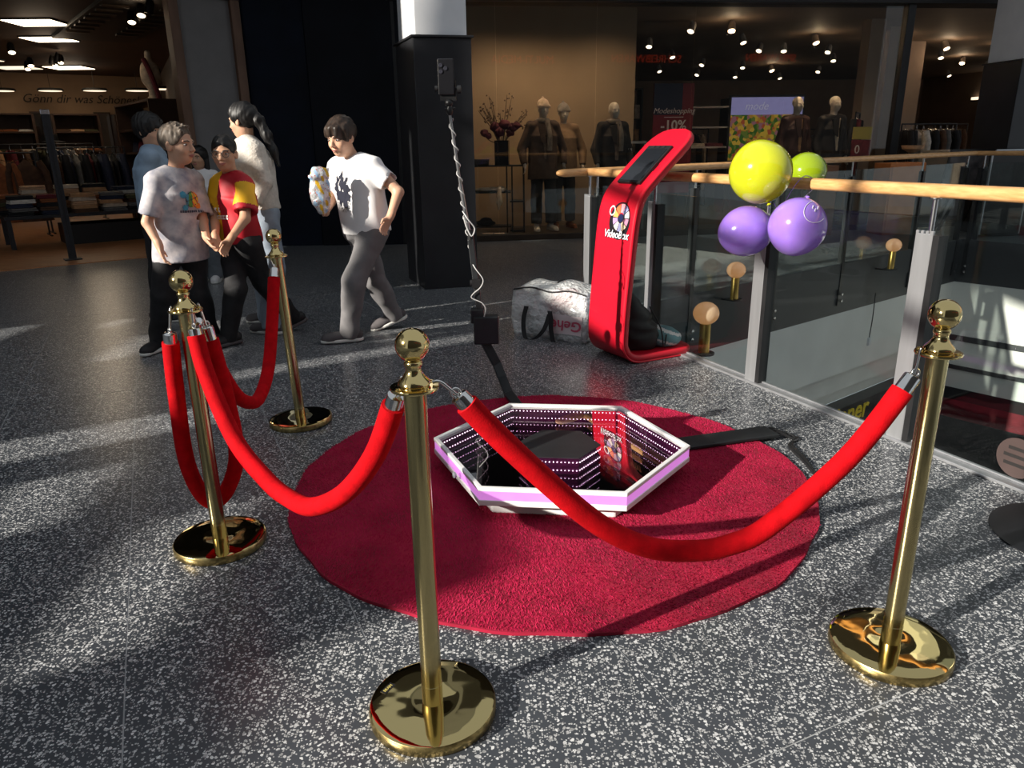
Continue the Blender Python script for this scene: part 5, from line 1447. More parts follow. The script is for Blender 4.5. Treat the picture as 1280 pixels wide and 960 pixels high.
# ------------------------------------------------------------------ shop fittings: shared pieces
def lamp_light(parent, p, e, col=(1, .72, .45), r=.08, aim=None, name='lamp_light'):
    bl = bpy.data.lights.new(name, 'SPOT' if aim is not None else 'POINT'); bl.energy = e; bl.color = col; bl.shadow_soft_size = r
    o = bpy.data.objects.new(name, bl); COL.objects.link(o); o.parent = parent; o.location = Vector(p) - WL[parent]
    if aim is not None:
        bl.spot_size = R_(125); bl.spot_blend = 1.0; o.rotation_euler = Vector(aim).to_track_quat('-Z', 'Y').to_euler()
WARM = mat('warm lamp face', (1, .9, .7), .4, emit=(1, .80, .55), estr=5.)
WARMD = mat('warm panel dim', (1, .9, .7), .4, emit=(1, .80, .58), estr=1.4)
SPOTB = mat('spot housing black', (.012, .012, .012), .4)
SPOTW = mat('spot housing white', (.45, .40, .36), .5)
GCOL = {'black': (.012, .012, .014), 'navy': (.018, .024, .05), 'brown': (.09, .045, .025), 'camel': (.42, .23, .11), 'tan': (.50, .30, .17), 'olive': (.07, .065, .03), 'grey': (.13, .125, .12), 'rust': (.28, .09, .03), 'cream': (.55, .45, .34), 'wine': (.12, .012, .02), 'white': (.6, .57, .52), 'pink': (.45, .12, .16)}
GM = {k: mat('garment ' + k, v, .85, var=.22, vscale=14, bump=.1, bscale=120) for k, v in GCOL.items()}

def folded_mesh(name, w, d, h, seed):
    rg = random.Random(seed); mb = MB()
    n = 10
    for layer in range(2):
        z0 = layer * h / 2; hh = h / 2; ww = w * (1 - .03 * layer); ox = rg.uniform(-.01, .01)
        sec = [(-.5, .15), (-.46, .0), (0, -.02), (.46, .0), (.5, .15), (.5, .85), (.46, 1.0), (0, 1.06), (-.46, 1.0), (-.5, .85)]
        v = []; f = []
        for i in range(7):
            y = -d / 2 + d * i / 6; sq = 1 if 0 < i < 6 else .94; bz = .10 * math.sin(i * 1.7 + seed) * hh
            for sx, sz in sec: v.append((sx * ww * sq + ox, y, z0 + (sz * (1 if 0 < i < 6 else .8) + (.1 if i in (0, 6) else 0)) * hh + bz * (sz > .5)))
        for i in range(6):
            for k in range(10): f.append((i * 10 + k, i * 10 + (k + 1) % 10, i * 10 + 10 + (k + 1) % 10, i * 10 + 10 + k))
        f += [tuple(range(10))[::-1], tuple(60 + k for k in range(10))]
        mb.add(v, f)
    return mb
def hanging_mesh(kind, seed):
    rg = random.Random(seed); mb = MB(); L_ = {'coat': 1.0, 'shirt': .72, 'trousers': .85, 'dress': 1.1}[kind]
    v = []; f = []; n = 14; m = 12
    for j in range(m + 1):
        t = j / m; z = -.06 - t * L_
        sw = .05 + .18 * min(1, t * 7) if t < .15 else .23 + .04 * t
        th = .03 + .03 * min(1, t * 5)
        for k in range(n):
            a = 2 * PI * k / n; wv = 1 + .12 * math.sin(5 * a + seed + 2 * t) * t
            v.append((sw * math.cos(a) * wv, th * math.sin(a) * wv, z - .05 * abs(math.cos(a)) * (1 if t < .1 else 0)))
    for j in range(m):
        for k in range(n): f.append((j * n + k, j * n + (k + 1) % n, (j + 1) * n + (k + 1) % n, (j + 1) * n + k))
    f += [tuple(range(n)), tuple(m * n + k for k in range(n))[::-1]]
    mb.add(v, f)
    if kind in ('coat', 'shirt'):
        for s_ in (-1, 1): mb.tube([(s_ * .19, 0, -.10), (s_ * .27, .01, -.28), (s_ * .285, .03, -.52), (s_ * .28, .04, -.66)], [.055, .055, .048, .042], 8)
    return mb
ORD = 'first second third fourth fifth sixth seventh eighth ninth tenth eleventh twelfth'.split()
HCNT = {}
HOOK = MB(); HOOK.tube(smoothpath([(0, 0, -.05), (0, 0, .0), (.018, 0, .025), (.0, 0, .045), (-.016, 0, .03)], 4), .003, 5); HOOK.tube([(-.2, 0, -.11), (0, 0, -.05), (.2, 0, -.11)], .006, 6)
HOOKME = HOOK.mesh('hanger', STEEL)
GMESH = {}
def hang(p, rz, kind, col, where, seed=0):
    key = (kind, col)
    if key not in GMESH: GMESH[key] = hanging_mesh(kind, len(GMESH)).mesh('cloth', GM[col], smooth=60)
    k = HCNT.get(where, 0); HCNT[where] = k + 1
    r = thing('hanging_garment', p, '%s %s, %s hanger from the %s, %s' % (col, kind, ORD[k], 'side wall' if ('low table' in where or 'coat' in where or 'middle' in where) else 'display side', where), 'clothing', 'garments %s' % where, rz)
    link_mesh('cloth', GMESH[key], r); link_mesh('hanger', HOOKME, r)
    return r
FM = {}
def folded(p, rz, col, where, size='m'):
    key = (col, size)
    if key not in FM:
        w, d, h = {'m': (.34, .26, .055), 's': (.26, .22, .045)}[size]
        FM[key] = folded_mesh('f', w, d, h, len(FM)).mesh('folded_garment', GM[col], smooth=60)
    o = link_mesh('folded_garment', FM[key], None, p); o.rotation_euler = (0, 0, rz)
    WL[o] = Vector(p)
    return tag(o, 'folded %s garment in a stack %s' % (col, where), 'clothing', 'folded garments %s' % where)
def rack(p0, p1, z, label, legs=True):
    p0, p1 = Vector(p0), Vector(p1); d = (p1 - p0).normalized(); nn = Vector((-d.y, d.x, 0))
    r = thing('garment_rack', (p0 + p1) / 2, label, 'rack')
    mb = MB(); mb.tube([p0 + Vector((0, 0, z)), p1 + Vector((0, 0, z))], .014, 10); mb.build('rail', CHARM, r)
    for p in (p0, p1):
        mb = MB(); mb.tube([p, p + Vector((0, 0, z))], .014, 10); mb.build('upright', CHARM, r)
        mb = MB(); mb.bar(p - nn * .25 + Vector((0, 0, .015)), p + nn * .25 + Vector((0, 0, .015)), .03, .03); mb.build('foot', CHARM, r, smooth=0)
    return r
LRZ = math.atan2(LA.y, LA.x)
RRZ = math.atan2(RU.y, RU.x)

# ------------------------------------------------------------------ left shop
tb = thing('display_table', lp(1.9, 2.6), 'low black display table piled with folded clothes in the left shop', 'table')
slab(lp, .95, 2.95, 2.15, 3.05, .43, .48).build('top', CHARM, tb, smooth=0, bevel=.004)
for a in (1.0, 2.9):
    for b in (2.2, 3.0): slab(lp, a - .03, a + .03, b - .03, b + .03, .012, .43).build('leg', CHARM, tb, smooth=0)
slab(lp, 1.05, 2.2, 2.3, 2.95, .012, .30).build('lower_box', DARK, tb, smooth=0)
stacks = [(1.12, 2.32, 'black grey brown olive'), (1.50, 2.32, 'grey cream camel navy grey'), (1.88, 2.30, 'brown camel tan cream camel'), (2.30, 2.34, 'navy brown black rust wine'), (2.70, 2.32, 'black grey navy white black'),
          (1.20, 2.72, 'navy brown wine black white navy'), (1.62, 2.74, 'black tan camel rust tan camel black'), (2.02, 2.74, 'olive tan camel black camel tan cream'), (2.46, 2.74, 'wine brown rust brown tan cream tan'), (2.82, 2.80, 'black brown olive brown rust')]
for a, b, cs in stacks:
    z = .48
    cl = cs.split()
    for k, c in enumerate(cl):
        o = folded(lp(a + random.uniform(-.02, .02), b + random.uniform(-.02, .02), z), LRZ + random.uniform(-.15, .15), c, 'on the low shop table'); z += .057
        o['label'] = 'folded %s garment, %s from bottom in the %s stack topped with %s on low table' % (c, ORD[k], 'front' if b < 2.5 else 'rear', cl[-1])
# anti-theft posts at the entrance
def gate(a, b, label):
    r = thing('security_post', lp(a, b, .012), label, 'security gate')
    slab(lp, a - .045, a + .045, b - .03, b + .03, .012, 1.80).build('post', CHARM, r, smooth=0, bevel=.008)
    slab(lp, a - .006, a + .006, b - .036, b - .028, .30, 1.70).build('slot', BLACK, r, smooth=0)
    slab(lp, a - .10, a + .10, b - .08, b + .08, .012, .03).build('foot_plate', CHARM, r, smooth=0, bevel=.004)
    slab(lp, a - .05, a + .05, b - .035, b + .035, 1.80, 1.86).build('cap', STEEL, r, smooth=0, bevel=.006)
gate(2.42, .42, 'slim dark anti-theft post standing at the left shop entrance')
# racks with hanging clothes
rack(lp(.75, 4.5), lp(2.1, 4.5), 1.42, 'dark garment rack behind the low clothes table')
for i, c in enumerate('navy black grey navy black wine black grey navy black brown black'.split()):
    hang(lp(.85 + i * .10, 4.5, 1.385), LRZ + PI / 2 + random.uniform(-.15, .15), 'trousers' if i % 3 else 'shirt', c, 'on rack behind the low table')
rack(lp(2.2, 4.1), lp(3.6, 4.1), 1.35, 'garment rack of brown coats left of the entrance post')
for i, (a, c) in enumerate(((2.35, 'brown'), (2.75, 'rust'), (3.15, 'olive'), (3.45, 'brown'))):
    hang(lp(a, 4.1, 1.315), LRZ + random.uniform(-.25, .25), 'coat', c, 'on the coat rack')
rack(lp(.8, 7.0), lp(3.2, 7.0), 1.5, 'long garment rack in the middle of the left shop')
for i, c in enumerate('black brown grey navy olive black brown wine camel black navy grey'.split()):
    hang(lp(.92 + i * .19, 7.0, 1.465), LRZ + PI / 2 + random.uniform(-.4, .4), 'shirt', c, 'on the middle rack')
# wall units at the back with mirror strips between them
MIR2 = mat('shop mirror', (.5, .48, .45), .05, metal=1.)
DWOOD = mat('dark shelf wood', (.045, .022, .014), .5, var=.2, vscale=5)
for i in range(6):
    a0 = -2.1 + i * 1.55
    u = thing('shelf_unit', lp(a0 + .55, 13.6), 'dark wooden shelf bay %s from the side wall, at the back of the shop' % ('one two three four five six'.split()[i]), 'shelf')
    for aa in (a0, a0 + 1.1): slab(lp, aa - .03, aa + .03, 13.3, 13.95, .012, 2.30).build('side', DWOOD, u, smooth=0)
    for z in (.1, .8, 1.35, 1.85, 2.30): slab(lp, a0, a0 + 1.1, 13.3, 13.95, z - .02, z + .02).build('shelf', DWOOD, u, smooth=0)
    slab(lp, a0, a0 + 1.1, 13.94, 13.97, .012, 2.3).build('back', DWOOD, u, smooth=0)
    mm = thing('mirror_panel', lp(a0 + 1.33, 13.8), 'tall narrow mirror on the back wall beside shelf bay %s' % ('one two three four five six'.split()[i]), 'mirror')
    slab(lp, a0 + 1.16, a0 + 1.50, 13.85, 13.9, .3, 2.35).build('pane', MIR2, mm, smooth=0); slab(lp, a0 + 1.12, a0 + 1.54, 13.88, 13.93, .26, 2.39).build('frame', DWOOD, mm, smooth=0)
    for k, z in enumerate((.82, 1.37, 1.87)):
        for q in range(3):
            c = random.choice(list(GCOL)); o = folded(lp(a0 + .2 + q * .34, 13.55, z), LRZ, c, 'on the back wall shelves'); o['label'] = 'folded %s garment, %s on the %s board of back shelf bay %s' % (c, ORD[q], ('lower', 'middle', 'upper')[k], 'one two three four five six'.split()[i])
mb = MB(); place_text(mb, 'Gönn dir was Schönes!', .31, lp(-.35, 13.97, 2.72), -LA, (0, 0, 1), .01, .35)
mb.build('slogan_lettering', mat('brown lettering', (.03, .018, .012), .6), label='dark handwritten slogan on the tan back wall', cat='lettering', smooth=0)
# side shelving with bags and a dressed bust near the entrance
sh = thing('side_shelf', lp(.2, 5.1), 'tall dark side shelf by the shop entrance, crowded with bags', 'shelf')
for b in (3.7, 6.3): slab(lp, -.1, .42, b - .03, b + .03, .012, 2.2).build('side', DWOOD, sh, smooth=0)
for z in (.35, .85, 1.30, 1.72, 2.18): slab(lp, -.1, .42, 3.7, 6.3, z - .02, z + .02).build('shelf', DWOOD, sh, smooth=0)
def handbag(p, rz, col, where):
    r = thing('handbag', p, '%s handbag %s' % (col, where), 'bag', 'handbags on the side shelf', rz)
    mb = MB(); mb.prism([(-.15, -.06), (.15, -.06), (.15, .06), (-.15, .06)], 0, .20); v = mb.v
    mb.v = [(x * (1 - .25 * (z > .1)), y * (1 - .5 * (z > .1)), z) for x, y, z in v]
    mb.build('body', GM[col], r, local=True, smooth=0, bevel=.012)
    mb = MB(); mb.tube(smoothpath([(-.08, 0, .19), (-.07, 0, .28), (0, 0, .33), (.07, 0, .28), (.08, 0, .19)], 4), .007, 6); mb.build('handle', GM[col], r, local=True)
for z in (.37, .87, 1.32):
    hc_ = random.sample(['black', 'brown', 'tan', 'wine', 'navy', 'rust', 'grey'], 5)
    for k in range(5): handbag(lp(.20, 4.05 + k * .47, z), LRZ + PI / 2 + random.uniform(-.3, .3), hc_[k], 'on the side shelf, %s board' % {.37: 'lowest', .87: 'middle', 1.32: 'upper'}[z])
bu = thing('display_bust', lp(.20, 4.15, 2.20), 'dressed display bust with a long patterned scarf, on top of the side shelf', 'bust')
c = np.array(lp(.20, 4.15, 2.2)); la = np.array(LA); lb = np.array(LB)
sdf_obj('torso', [('col', c, c + V3(0, 0, .05), (.10, .08), (.10, .08), la, .02), ('c', c + V3(0, 0, .03), c + V3(0, 0, .25), .06, .08, .02), ('e', c + V3(0, 0, .42), (.17, .11, .24), [la, lb, V3(0, 0, 1)], .05), ('c', c + V3(0, 0, .62), c + V3(0, 0, .76), .055, .05, .04), ('wave', .006, 30, 2)], .014, GM['cream'], bu)
mb = MB(); mb.tube(smoothpath([Vector(c) + Vector((0, 0, .66)) - LB * .09 + LA * .1, Vector(c) + Vector((0, 0, .45)) - LB * .15 + LA * .04, Vector(c) + Vector((0, 0, .1)) - LB * .30, Vector(c) + Vector((0, 0, -.3)) - LB * .34 - LA * .04, Vector(c) + Vector((0, 0, -.55)) - LB * .34 - LA * .03], 5), .045, 8); mb.build('scarf', GM['wine'], bu)
hat = thing('hat', lp(1.6, 6.2, 1.54), 'wide black hat on a stand in the left shop', 'hat')
mb = MB(); mb.lathe([(0, .14), (.07, .135), (.085, .10), (.09, .02), (.19, .0), (.20, -.012), (.09, .0), (0, .0)], lp(1.6, 6.2, 1.54), 24); mb.build('felt', GM['black'], hat)
mb = MB(); mb.cyl(lp(1.6, 6.2, .012), lp(1.6, 6.2, 1.55), .015, 10); mb.lathe([(0, 0), (.14, 0), (.14, .02), (0, .02)], lp(1.6, 6.2, .012), 20); mb.build('stand', CHARM, hat)
# ceiling: panel lights, dark recess with louvres, oval lights, track spots
def panel_light(p, rz, w, d, label, m, e):
    r = thing('ceiling_panel_light', p, label, 'ceiling light', None)
    mb = MB(); mb.box(Vector(p) + Vector((0, 0, .02)), (w + .04, d + .04, .04), rz); mb.build('frame', CHARM, r, smooth=0)
    mb = MB(); mb.box(Vector(p) - Vector((0, 0, .004)), (w, d, .01), rz); mb.build('diffuser', m, r, smooth=0)
    if e: lamp_light(r, Vector(p) - Vector((0, 0, .15)), e, (1, .80, .58), .3)
for p, w, e, lab in (((-7.55, 13.2), .75, 7, 'square ceiling light panel nearest the shop entrance'), ((-8.45, 15.1), .75, 7, 'second ceiling light panel above the shop table'), ((-10.9, 20.1), .9, 14, 'third ceiling light panel towards the back wall'), ((-11.75, 18.2), .6, 0, 'small ceiling light panel beside the coat rack spotlights'), ((-12.1, 19.9), .9, 0, 'far ceiling light panel by the left back corner')):
    panel_light((*p, 3.335), 0.05, w, w * .85, lab, WARM if e else WARMD, e)
OVP = [g for g in ((-13.0, 20.6), (-11.9, 20.85), (-10.85, 21.05), (-9.85, 21.3), (-9.0, 20.9))]
for i, p in enumerate(OVP):
    r = thing('pendant_light', (*p, 2.9), 'flat oval pendant lamp in the row before the back wall', 'ceiling light', 'oval pendant lamps in a row')
    mb = MB(); mb.lathe([(0, 0), (.30, 0), (.31, .02), (.28, .06), (0, .07)], (*p, 2.86), 24); mb.build('shade', SPOTB, r)
    mb = MB(); mb.lathe([(0, -.006), (.27, -.006), (.27, 0), (0, 0)], (*p, 2.86), 24); mb.build('diffuser', WARMD, r, smooth=30)
    mb = MB(); mb.cyl((*p, 2.92), (*p, 3.36), .006, 6); mb.build('cord', SPOTB, r)
slab(lp, .05, 1.36, .55, 5.80, 3.30, 3.355).build('ceiling_recess', DARK, kind='structure', smooth=0)
for q, (a0, a1) in enumerate(((.20, .55), (.97, 1.32))):
    vt = thing('ceiling_vent', lp((a0 + a1) / 2, 3.4, 3.28), 'row of louvre slats in the dark ceiling recess, %s the track lights' % ('right of' if q == 0 else 'left of'), 'vent')
    for k in range(8):
        mb = slab(lp, a0, a1, 1.6 + k * .42, 1.72 + k * .42, 3.27, 3.295); mb.build('slat', BRONZE, vt, smooth=0)
def track_spot(p, aim, label, big=1.0, e=0, white=False, grp='track spotlights in the shops', cone=False):
    p = Vector(p); aim = Vector(aim).normalized()
    r = thing('track_spotlight', p, label, 'spotlight', grp)
    mb = MB(); mb.cyl(p, p + Vector((0, 0, .12)), .012 * big, 8); mb.build('stem', SPOTW if white else SPOTB, r)
    mb = MB(); mb.lathe([(.035 * big, -.09 * big), (.05 * big, -.05 * big), (.055 * big, .06 * big), (.048 * big, .061 * big), (.046 * big, .05 * big), (0, .05 * big)], p, 14, aim); mb.build('can', SPOTW if white else SPOTB, r)
    mb = MB(); mb.lathe([(0, .056 * big), (.047 * big, .056 * big), (.047 * big, .054 * big), (0, .054 * big)], p, 14, aim); mb.build('lens', WARM, r, smooth=30)
    if e: lamp_light(r, p + aim * .08, e, aim=aim if cone else None, name='display_lamp_offscreen' if cone else 'lamp_light')
for i, (b, da) in enumerate(((1.0, 0), (1.35, .03), (1.7, -.03), (2.05, 0), (8.2, .1), (8.5, .0), (8.8, .12), (9.1, .02))):
    track_spot(lp(.86 + da, b, 3.20), (-LB * (.5 if i % 2 else -.2) + Vector((0, 0, -1)) + LA * .2), 'black track spotlight below the dark ceiling recess', 1.15, 4 if i in (1, 5) else 0, grp='track spotlights in the left shop')
for p in ((-9.5, 15.6), (-10.6, 18.0), (-11.1, 18.7)):
    track_spot((*p, 3.24), (.3, -.5, -1), 'black track spotlight over the coat rack', 1.3, 0, grp='track spotlights in the left shop')

# ------------------------------------------------------------------ right shop: window display
MANQ = mat('mannequin shell', (.55, .46, .37), .4)
def stand(base, yaw, H, arm=.10):
    b = V3(*base); f = V3(math.cos(yaw), math.sin(yaw), 0); l = np.cross([0, 0, 1.], f); k = H / 1.85; Z = V3(0, 0, 1)
    J = dict(head=b + Z * 1.72 * k + f * .02, neck=b + Z * 1.555 * k, shL=b + Z * 1.49 * k + l * .18 * k, shR=b + Z * 1.49 * k - l * .18 * k)
    J['elL'] = b + Z * 1.18 * k + l * (.24 + arm) * k - f * .03; J['elR'] = b + Z * 1.18 * k - l * (.24 + arm) * k - f * .03
    J['wrL'] = b + Z * .95 * k + l * (.25 + arm * .6) * k + f * .07; J['wrR'] = b + Z * .95 * k - l * (.25 + arm * .6) * k + f * .07
    J['tipL'] = J['wrL'] - Z * .1 + f * .02; J['tipR'] = J['wrR'] - Z * .1 + f * .02
    J['hipL'] = b + Z * .93 * k + l * .09 * k; J['hipR'] = b + Z * .93 * k - l * .09 * k
    J['knL'] = b + Z * .50 * k + l * .11 * k + f * .02; J['knR'] = b + Z * .50 * k - l * .11 * k + f * .03
    J['anL'] = b + Z * .085 + l * .12 * k; J['anR'] = b + Z * .085 - l * .12 * k + f * .05
    return J
def mannequin(base, yaw, H, label, top, pants, hem, beanie=None, scarf=None, shoes=None, coat=None, arm=.08):
    J = stand(base, yaw, H, arm); f = (math.cos(yaw), math.sin(yaw))
    cfg = dict(name='mannequin', cat='mannequin', z0=base[2], skin=MANQ, plainface=True, hs=1.03, cell=.011, nr=.05, group='shop window mannequins',
               pants=dict(m=pants, r=(.105, .085, .085), fold=.006, hem=.03), top=dict(m=top, ease=.038, flare=1.6, hem=base[2] + hem, sleeve=1.93, sr=(.072, .066), cuff=.05, fold=.008, ff=22, seed=int(base[0] * 10) + 50),
               foot=(yaw + .2, yaw - .2), shoe=(shoes or MANQ, shoes or MANQ), fl=.25)
    r, HP, HR_ = person(J, label, f, (f[0], f[1], 0), cfg)
    n = J['neck']; ff = V3(f[0], f[1], 0); l = np.cross([0, 0, 1.], ff)
    if coat: # open front showing a lighter layer
        ch = n - V3(0, 0, .02)
        sdf_obj('inner_layer', [('col', n - V3(0, 0, .55) + ff * .105, n - V3(0, 0, .05) + ff * .085, (.045, .05), (.075, .06), l, .02), ('wave', .004, 40, 3)], .011, coat, r)
        for q in (-1, 1):
            mb = MB(); mb.prism([(0, 0), (.09, -.03), (.05, -.26), (.0, -.30)], 0, .018)
            vv = [Vector(n + l * q * (.02 + x) + ff * (.150 - abs(x) * .5 + z + y * -.06) + V3(0, 0, y - .03)) for x, y, z in mb.v]; mb.v = [tuple(p) for p in vv]; mb.build('lapel', top, r, smooth=0)
    if scarf: mb = MB(); mb.torus(n + V3(0, 0, .01), .075, .038, axis=(0, 0, 1), n=20, m=10); mb.tube(smoothpath([Vector(n + ff * .11 + l * .03), Vector(n + ff * .17 + l * .05 - V3(0, 0, .2)), Vector(n + ff * .165 + l * .05 - V3(0, 0, .42))], 4), .04, 8); mb.build('scarf', scarf, r, smooth=60)
    if beanie:
        sdf_obj('beanie', [('e', HP(0, -.014, .055), (.092, .108, .100), HR_, .02), ('e', HP(0, -.02, .158), (.022, .022, .020), HR_, .008), ('clip', HP(0, 0, .018), -HR_[2]), ('c', HP(-.06, .05, .03), HP(.06, .05, .03), .04, .04, .02), ('clip', HP(0, 0, .015), -HR_[2]), ('wave', .003, 120, 2)], .009, beanie, r)
    return r
FX = mat('dark brown coat', (.085, .050, .034), .85, var=.2, vscale=10); FX2 = mat('charcoal coat', (.034, .028, .026), .85, var=.2, vscale=10); SHEAR = mat('tan shearling', (.26, .16, .09), .85, var=.15, vscale=10)
BTR = mat('brown trousers', (.035, .028, .024), .85, var=.15); KN2 = mat('plaid brown', (.20, .13, .09), .85, var=.3, vscale=25); BEI = mat('beanie cream', (.58, .42, .30), .9, bump=.4, bscale=80); BEG = mat('beanie grey', (.20, .17, .15), .9, bump=.4, bscale=80); SCF = mat('grey scarf', (.24, .19, .15), .9, var=.2, vscale=20); SUIT = mat('dark red suit', (.045, .018, .016), .7, var=.15); SUIT2 = mat('black suit', (.014, .011, .011), .7, var=.15)
WSH = mat('pale shoes', (.55, .48, .40), .5)
mannequin((.53, 11.90, .06), R_(-75), 1.93, 'mannequin with a cream beanie and dark brown coat in the shop window', FX, BTR, .78, BEI, SCF, WSH, KN2)
mannequin((.86, 12.25, .06), R_(-80), 1.88, 'mannequin with a grey beanie and tan jacket behind the brown-coated one', SHEAR, BTR, .85, BEG, None, GM['rust'], None)
mannequin((1.60, 11.95, .06), R_(-70), 1.90, 'bald mannequin with a grey scarf and long black coat in the window', FX2, BTR, .55, None, SCF, GM['black'], KN2, .04)
mannequin((4.66, 12.75, .06), R_(-70), 1.98, 'bald mannequin in a dark red suit jacket near the lit screen', SUIT, SUIT2, .85, None, None, GM['black'], GM['camel'], .02)
mannequin((5.24, 12.70, .06), R_(-70), 1.98, 'bald mannequin in a black suit jacket beside the window frame', SUIT2, SUIT2, .85, None, None, GM['black'], GM['cream'], .02)
# black console shelf with vase and flowers
cs = thing('console_shelf', rp(1.2, .95, .05), 'black metal console shelf in the window display beside the mannequins', 'shelf')
def at_bar(r, a, b, w=.022): mb = MB(); mb.bar(a, b, w, w); mb.build('bar', BLACK, r, smooth=0)
x0, x1, xm, yy, y2 = -.62, .23, .02, 11.78, 12.05
for x in (x0, x1, xm - .05, xm + .03):
    for y in (yy, y2): at_bar(cs, (x, y, .05), (x, y, 1.05))
for za, xa, xb in ((1.05, x0, x1), (.66, x0, xm), (.14, x0, xm), (.52, xm, x1), (.08, xm, x1)):
    mb = MB(); mb.box(((xa + xb) / 2, (yy + y2) / 2, za), (xb - xa + .02, y2 - yy + .02, .022)); mb.build('board', BLACK, cs, smooth=0)
va = thing('flower_vase', (-.10, 11.92, 1.06), 'tall square black vase with dark red flowers and bare twigs', 'vase')
mb = MB(); mb.prism([(-.21, 11.82), (.0, 11.82), (.02, 12.0), (-.19, 12.0)], 1.06, 1.42); mb.build('vase', mat('black glaze', (.012, .012, .016), .2), va, smooth=0, bevel=.006)
TW = mat('twigs', (.10, .06, .035), .8); FLW = mat('dark flowers', (.085, .012, .022), .8, var=.3)
mb = MB(); rg = random.Random(4)
for k in range(16):
    a = rg.uniform(-1, 1); tip = Vector((-.10 + a * .42, 11.92 + rg.uniform(-.12, .1), 1.75 + rg.uniform(0, .38) - abs(a) * .18)); mid = Vector((-.10 + a * .16, 11.92, 1.52 + rg.uniform(0, .1)))
    mb.tube(smoothpath([(-.10 + a * .05, 11.92, 1.36), mid, tip], 4), [.006] * 8 + [.003], 5)
    for q in range(7):
        t = rg.uniform(.35, 1); p = mid.lerp(tip, t); mb.sphere(p + Vector((rg.uniform(-.04, .04), 0, rg.uniform(-.03, .04))), .012, 6, 5)
tag(mb.build('twigs', TW, va), kind='stuff')
for k, (x, z, r_) in enumerate(((-.20, 1.62, .075), (-.05, 1.64, .085), (.07, 1.60, .08), (.13, 1.63, .06), (-.13, 1.54, .08), (-.36, 1.53, .06), (-.30, 1.49, .05), (.03, 1.53, .07))):
    o = sdf_obj('blossom', [('e', V3(x, 11.88, z), (r_, r_ * .8, r_ * .85), None, .02), ('wave', .014, 70, k)], .012, FLW, va)
mb = MB(); mb.tube(smoothpath([(-.17, 11.9, 1.38), (-.28, 11.88, 1.42), (-.35, 11.88, 1.50)], 4), .008, 6); mb.build('stem', TW, va)
tray = thing('dark_box', (-.42, 11.92, 1.06), 'flat dark box on the console shelf beside the vase', 'box'); mb = MB(); mb.box((-.45, 11.92, 1.10), (.30, .22, .075)); mb.build('body', BTR, tray, smooth=0, bevel=.008); mb = MB(); mb.box((-.45, 11.92, 1.14), (.31, .23, .018)); mb.build('lid', BTR, tray, smooth=0, bevel=.004)
scw = thing('folded_scarf', (-.25, 11.9, .675), 'cream scarf lying folded on the console shelf, its end hanging down', 'scarf'); 
sdf_obj('cloth', [('e', V3(-.30, 11.9, .70), (.26, .11, .035), None, .02), ('e', V3(-.12, 11.83, .70), (.07, .06, .05), None, .02), ('c', V3(-.14, 11.76, .69), V3(-.15, 11.745, .52), .03, .05, .02), ('c', V3(-.15, 11.745, .50), V3(-.16, 11.745, .40), .03, .01, .02), ('wave', .007, 60, 3)], .010, GM['cream'], scw)
bks = thing('folded_sweater', (-.40, 11.9, .152), 'dark folded sweater on the lowest console board', 'clothing'); sdf_obj('cloth', [('e', V3(-.38, 11.9, .19), (.16, .10, .045), None, .02), ('e', V3(-.36, 11.9, .235), (.09, .08, .04), None, .02), ('wave', .006, 50, 4)], .011, GM['black'], bks)
for i in range(2):
    mb = MB(); mb.box((-.34 + i * .19, 11.62, .056), (.16, .10, .012), .03); mb.build('price_card', GM['cream'], label='pale price card lying on the display floor by the console', cat='card', group='price cards by the console', smooth=0)
# letter N stand
ns = thing('letter_stand', rp(3.35, .62, .05), 'grey metal frame stand with a letter N in the window', 'sign')
for a, b in ((rp(3.12, .62, .05), rp(3.12, .62, 1.36)), (rp(3.72, .62, .05), rp(3.72, .62, 1.36)), (rp(3.10, .62, 1.36), rp(3.74, .62, 1.36)), (rp(3.12, .62, .9), rp(3.72, .62, .9))):
    mb = MB(); mb.bar(a, b, .035, .035); mb.build('frame_bar', SPOTW, ns, smooth=0)
mb = MB(); place_text(mb, 'N', .42, rp(3.36, .60, 1.10), RU, (0, 0, 1), .03, 0, .012); mb.build('letter', SPOTW, ns, smooth=0)
# sale poster
po = thing('sale_poster', rp(4.7, 2.0, .05), 'red and navy sale poster reading -10%', 'poster')
pu0, pu1, pv = 4.26, 4.96, 1.98
slab(rp, pu0, pu1, pv, pv + .03, .5, 2.30).build('board', mat('poster red', (.16, .006, .014), .5), po, smooth=0)
slab(rp, pu0 + .001, pu1 - .2, pv - .004, pv, 1.80, 2.299).build('navy_field', mat('poster navy', (.012, .016, .04), .5), po, smooth=0)
PWH = mat('poster white', (.62, .52, .50), .6)
mb = MB(); place_text(mb, '-10%', .23, rp(4.62, pv - .008, 1.62), RU, (0, 0, 1), .004, 0, .004); mb.build('discount_lettering', PWH, po, smooth=0)
mb = MB(); place_text(mb, 'Modeshopping', .125, rp(4.62, pv - .008, 1.86), RU, (0, 0, 1), .004, .3); mb.build('title_lettering', PWH, po, smooth=0)
for z, w in ((1.76, .34), (1.42, .18)):
    mb = MB(); mb.bar(rp(4.62 - w / 2, pv - .006, z), rp(4.62 + w / 2, pv - .006, z), .003, .010); mb.build('small_print', PWH, po, smooth=0)
for q in (pu0 + .03, pu1 - .03): slab(rp, q - .02, q + .02, pv + .03, pv + .07, .05, 2.3).build('stand_post', BLACK, po, smooth=0)
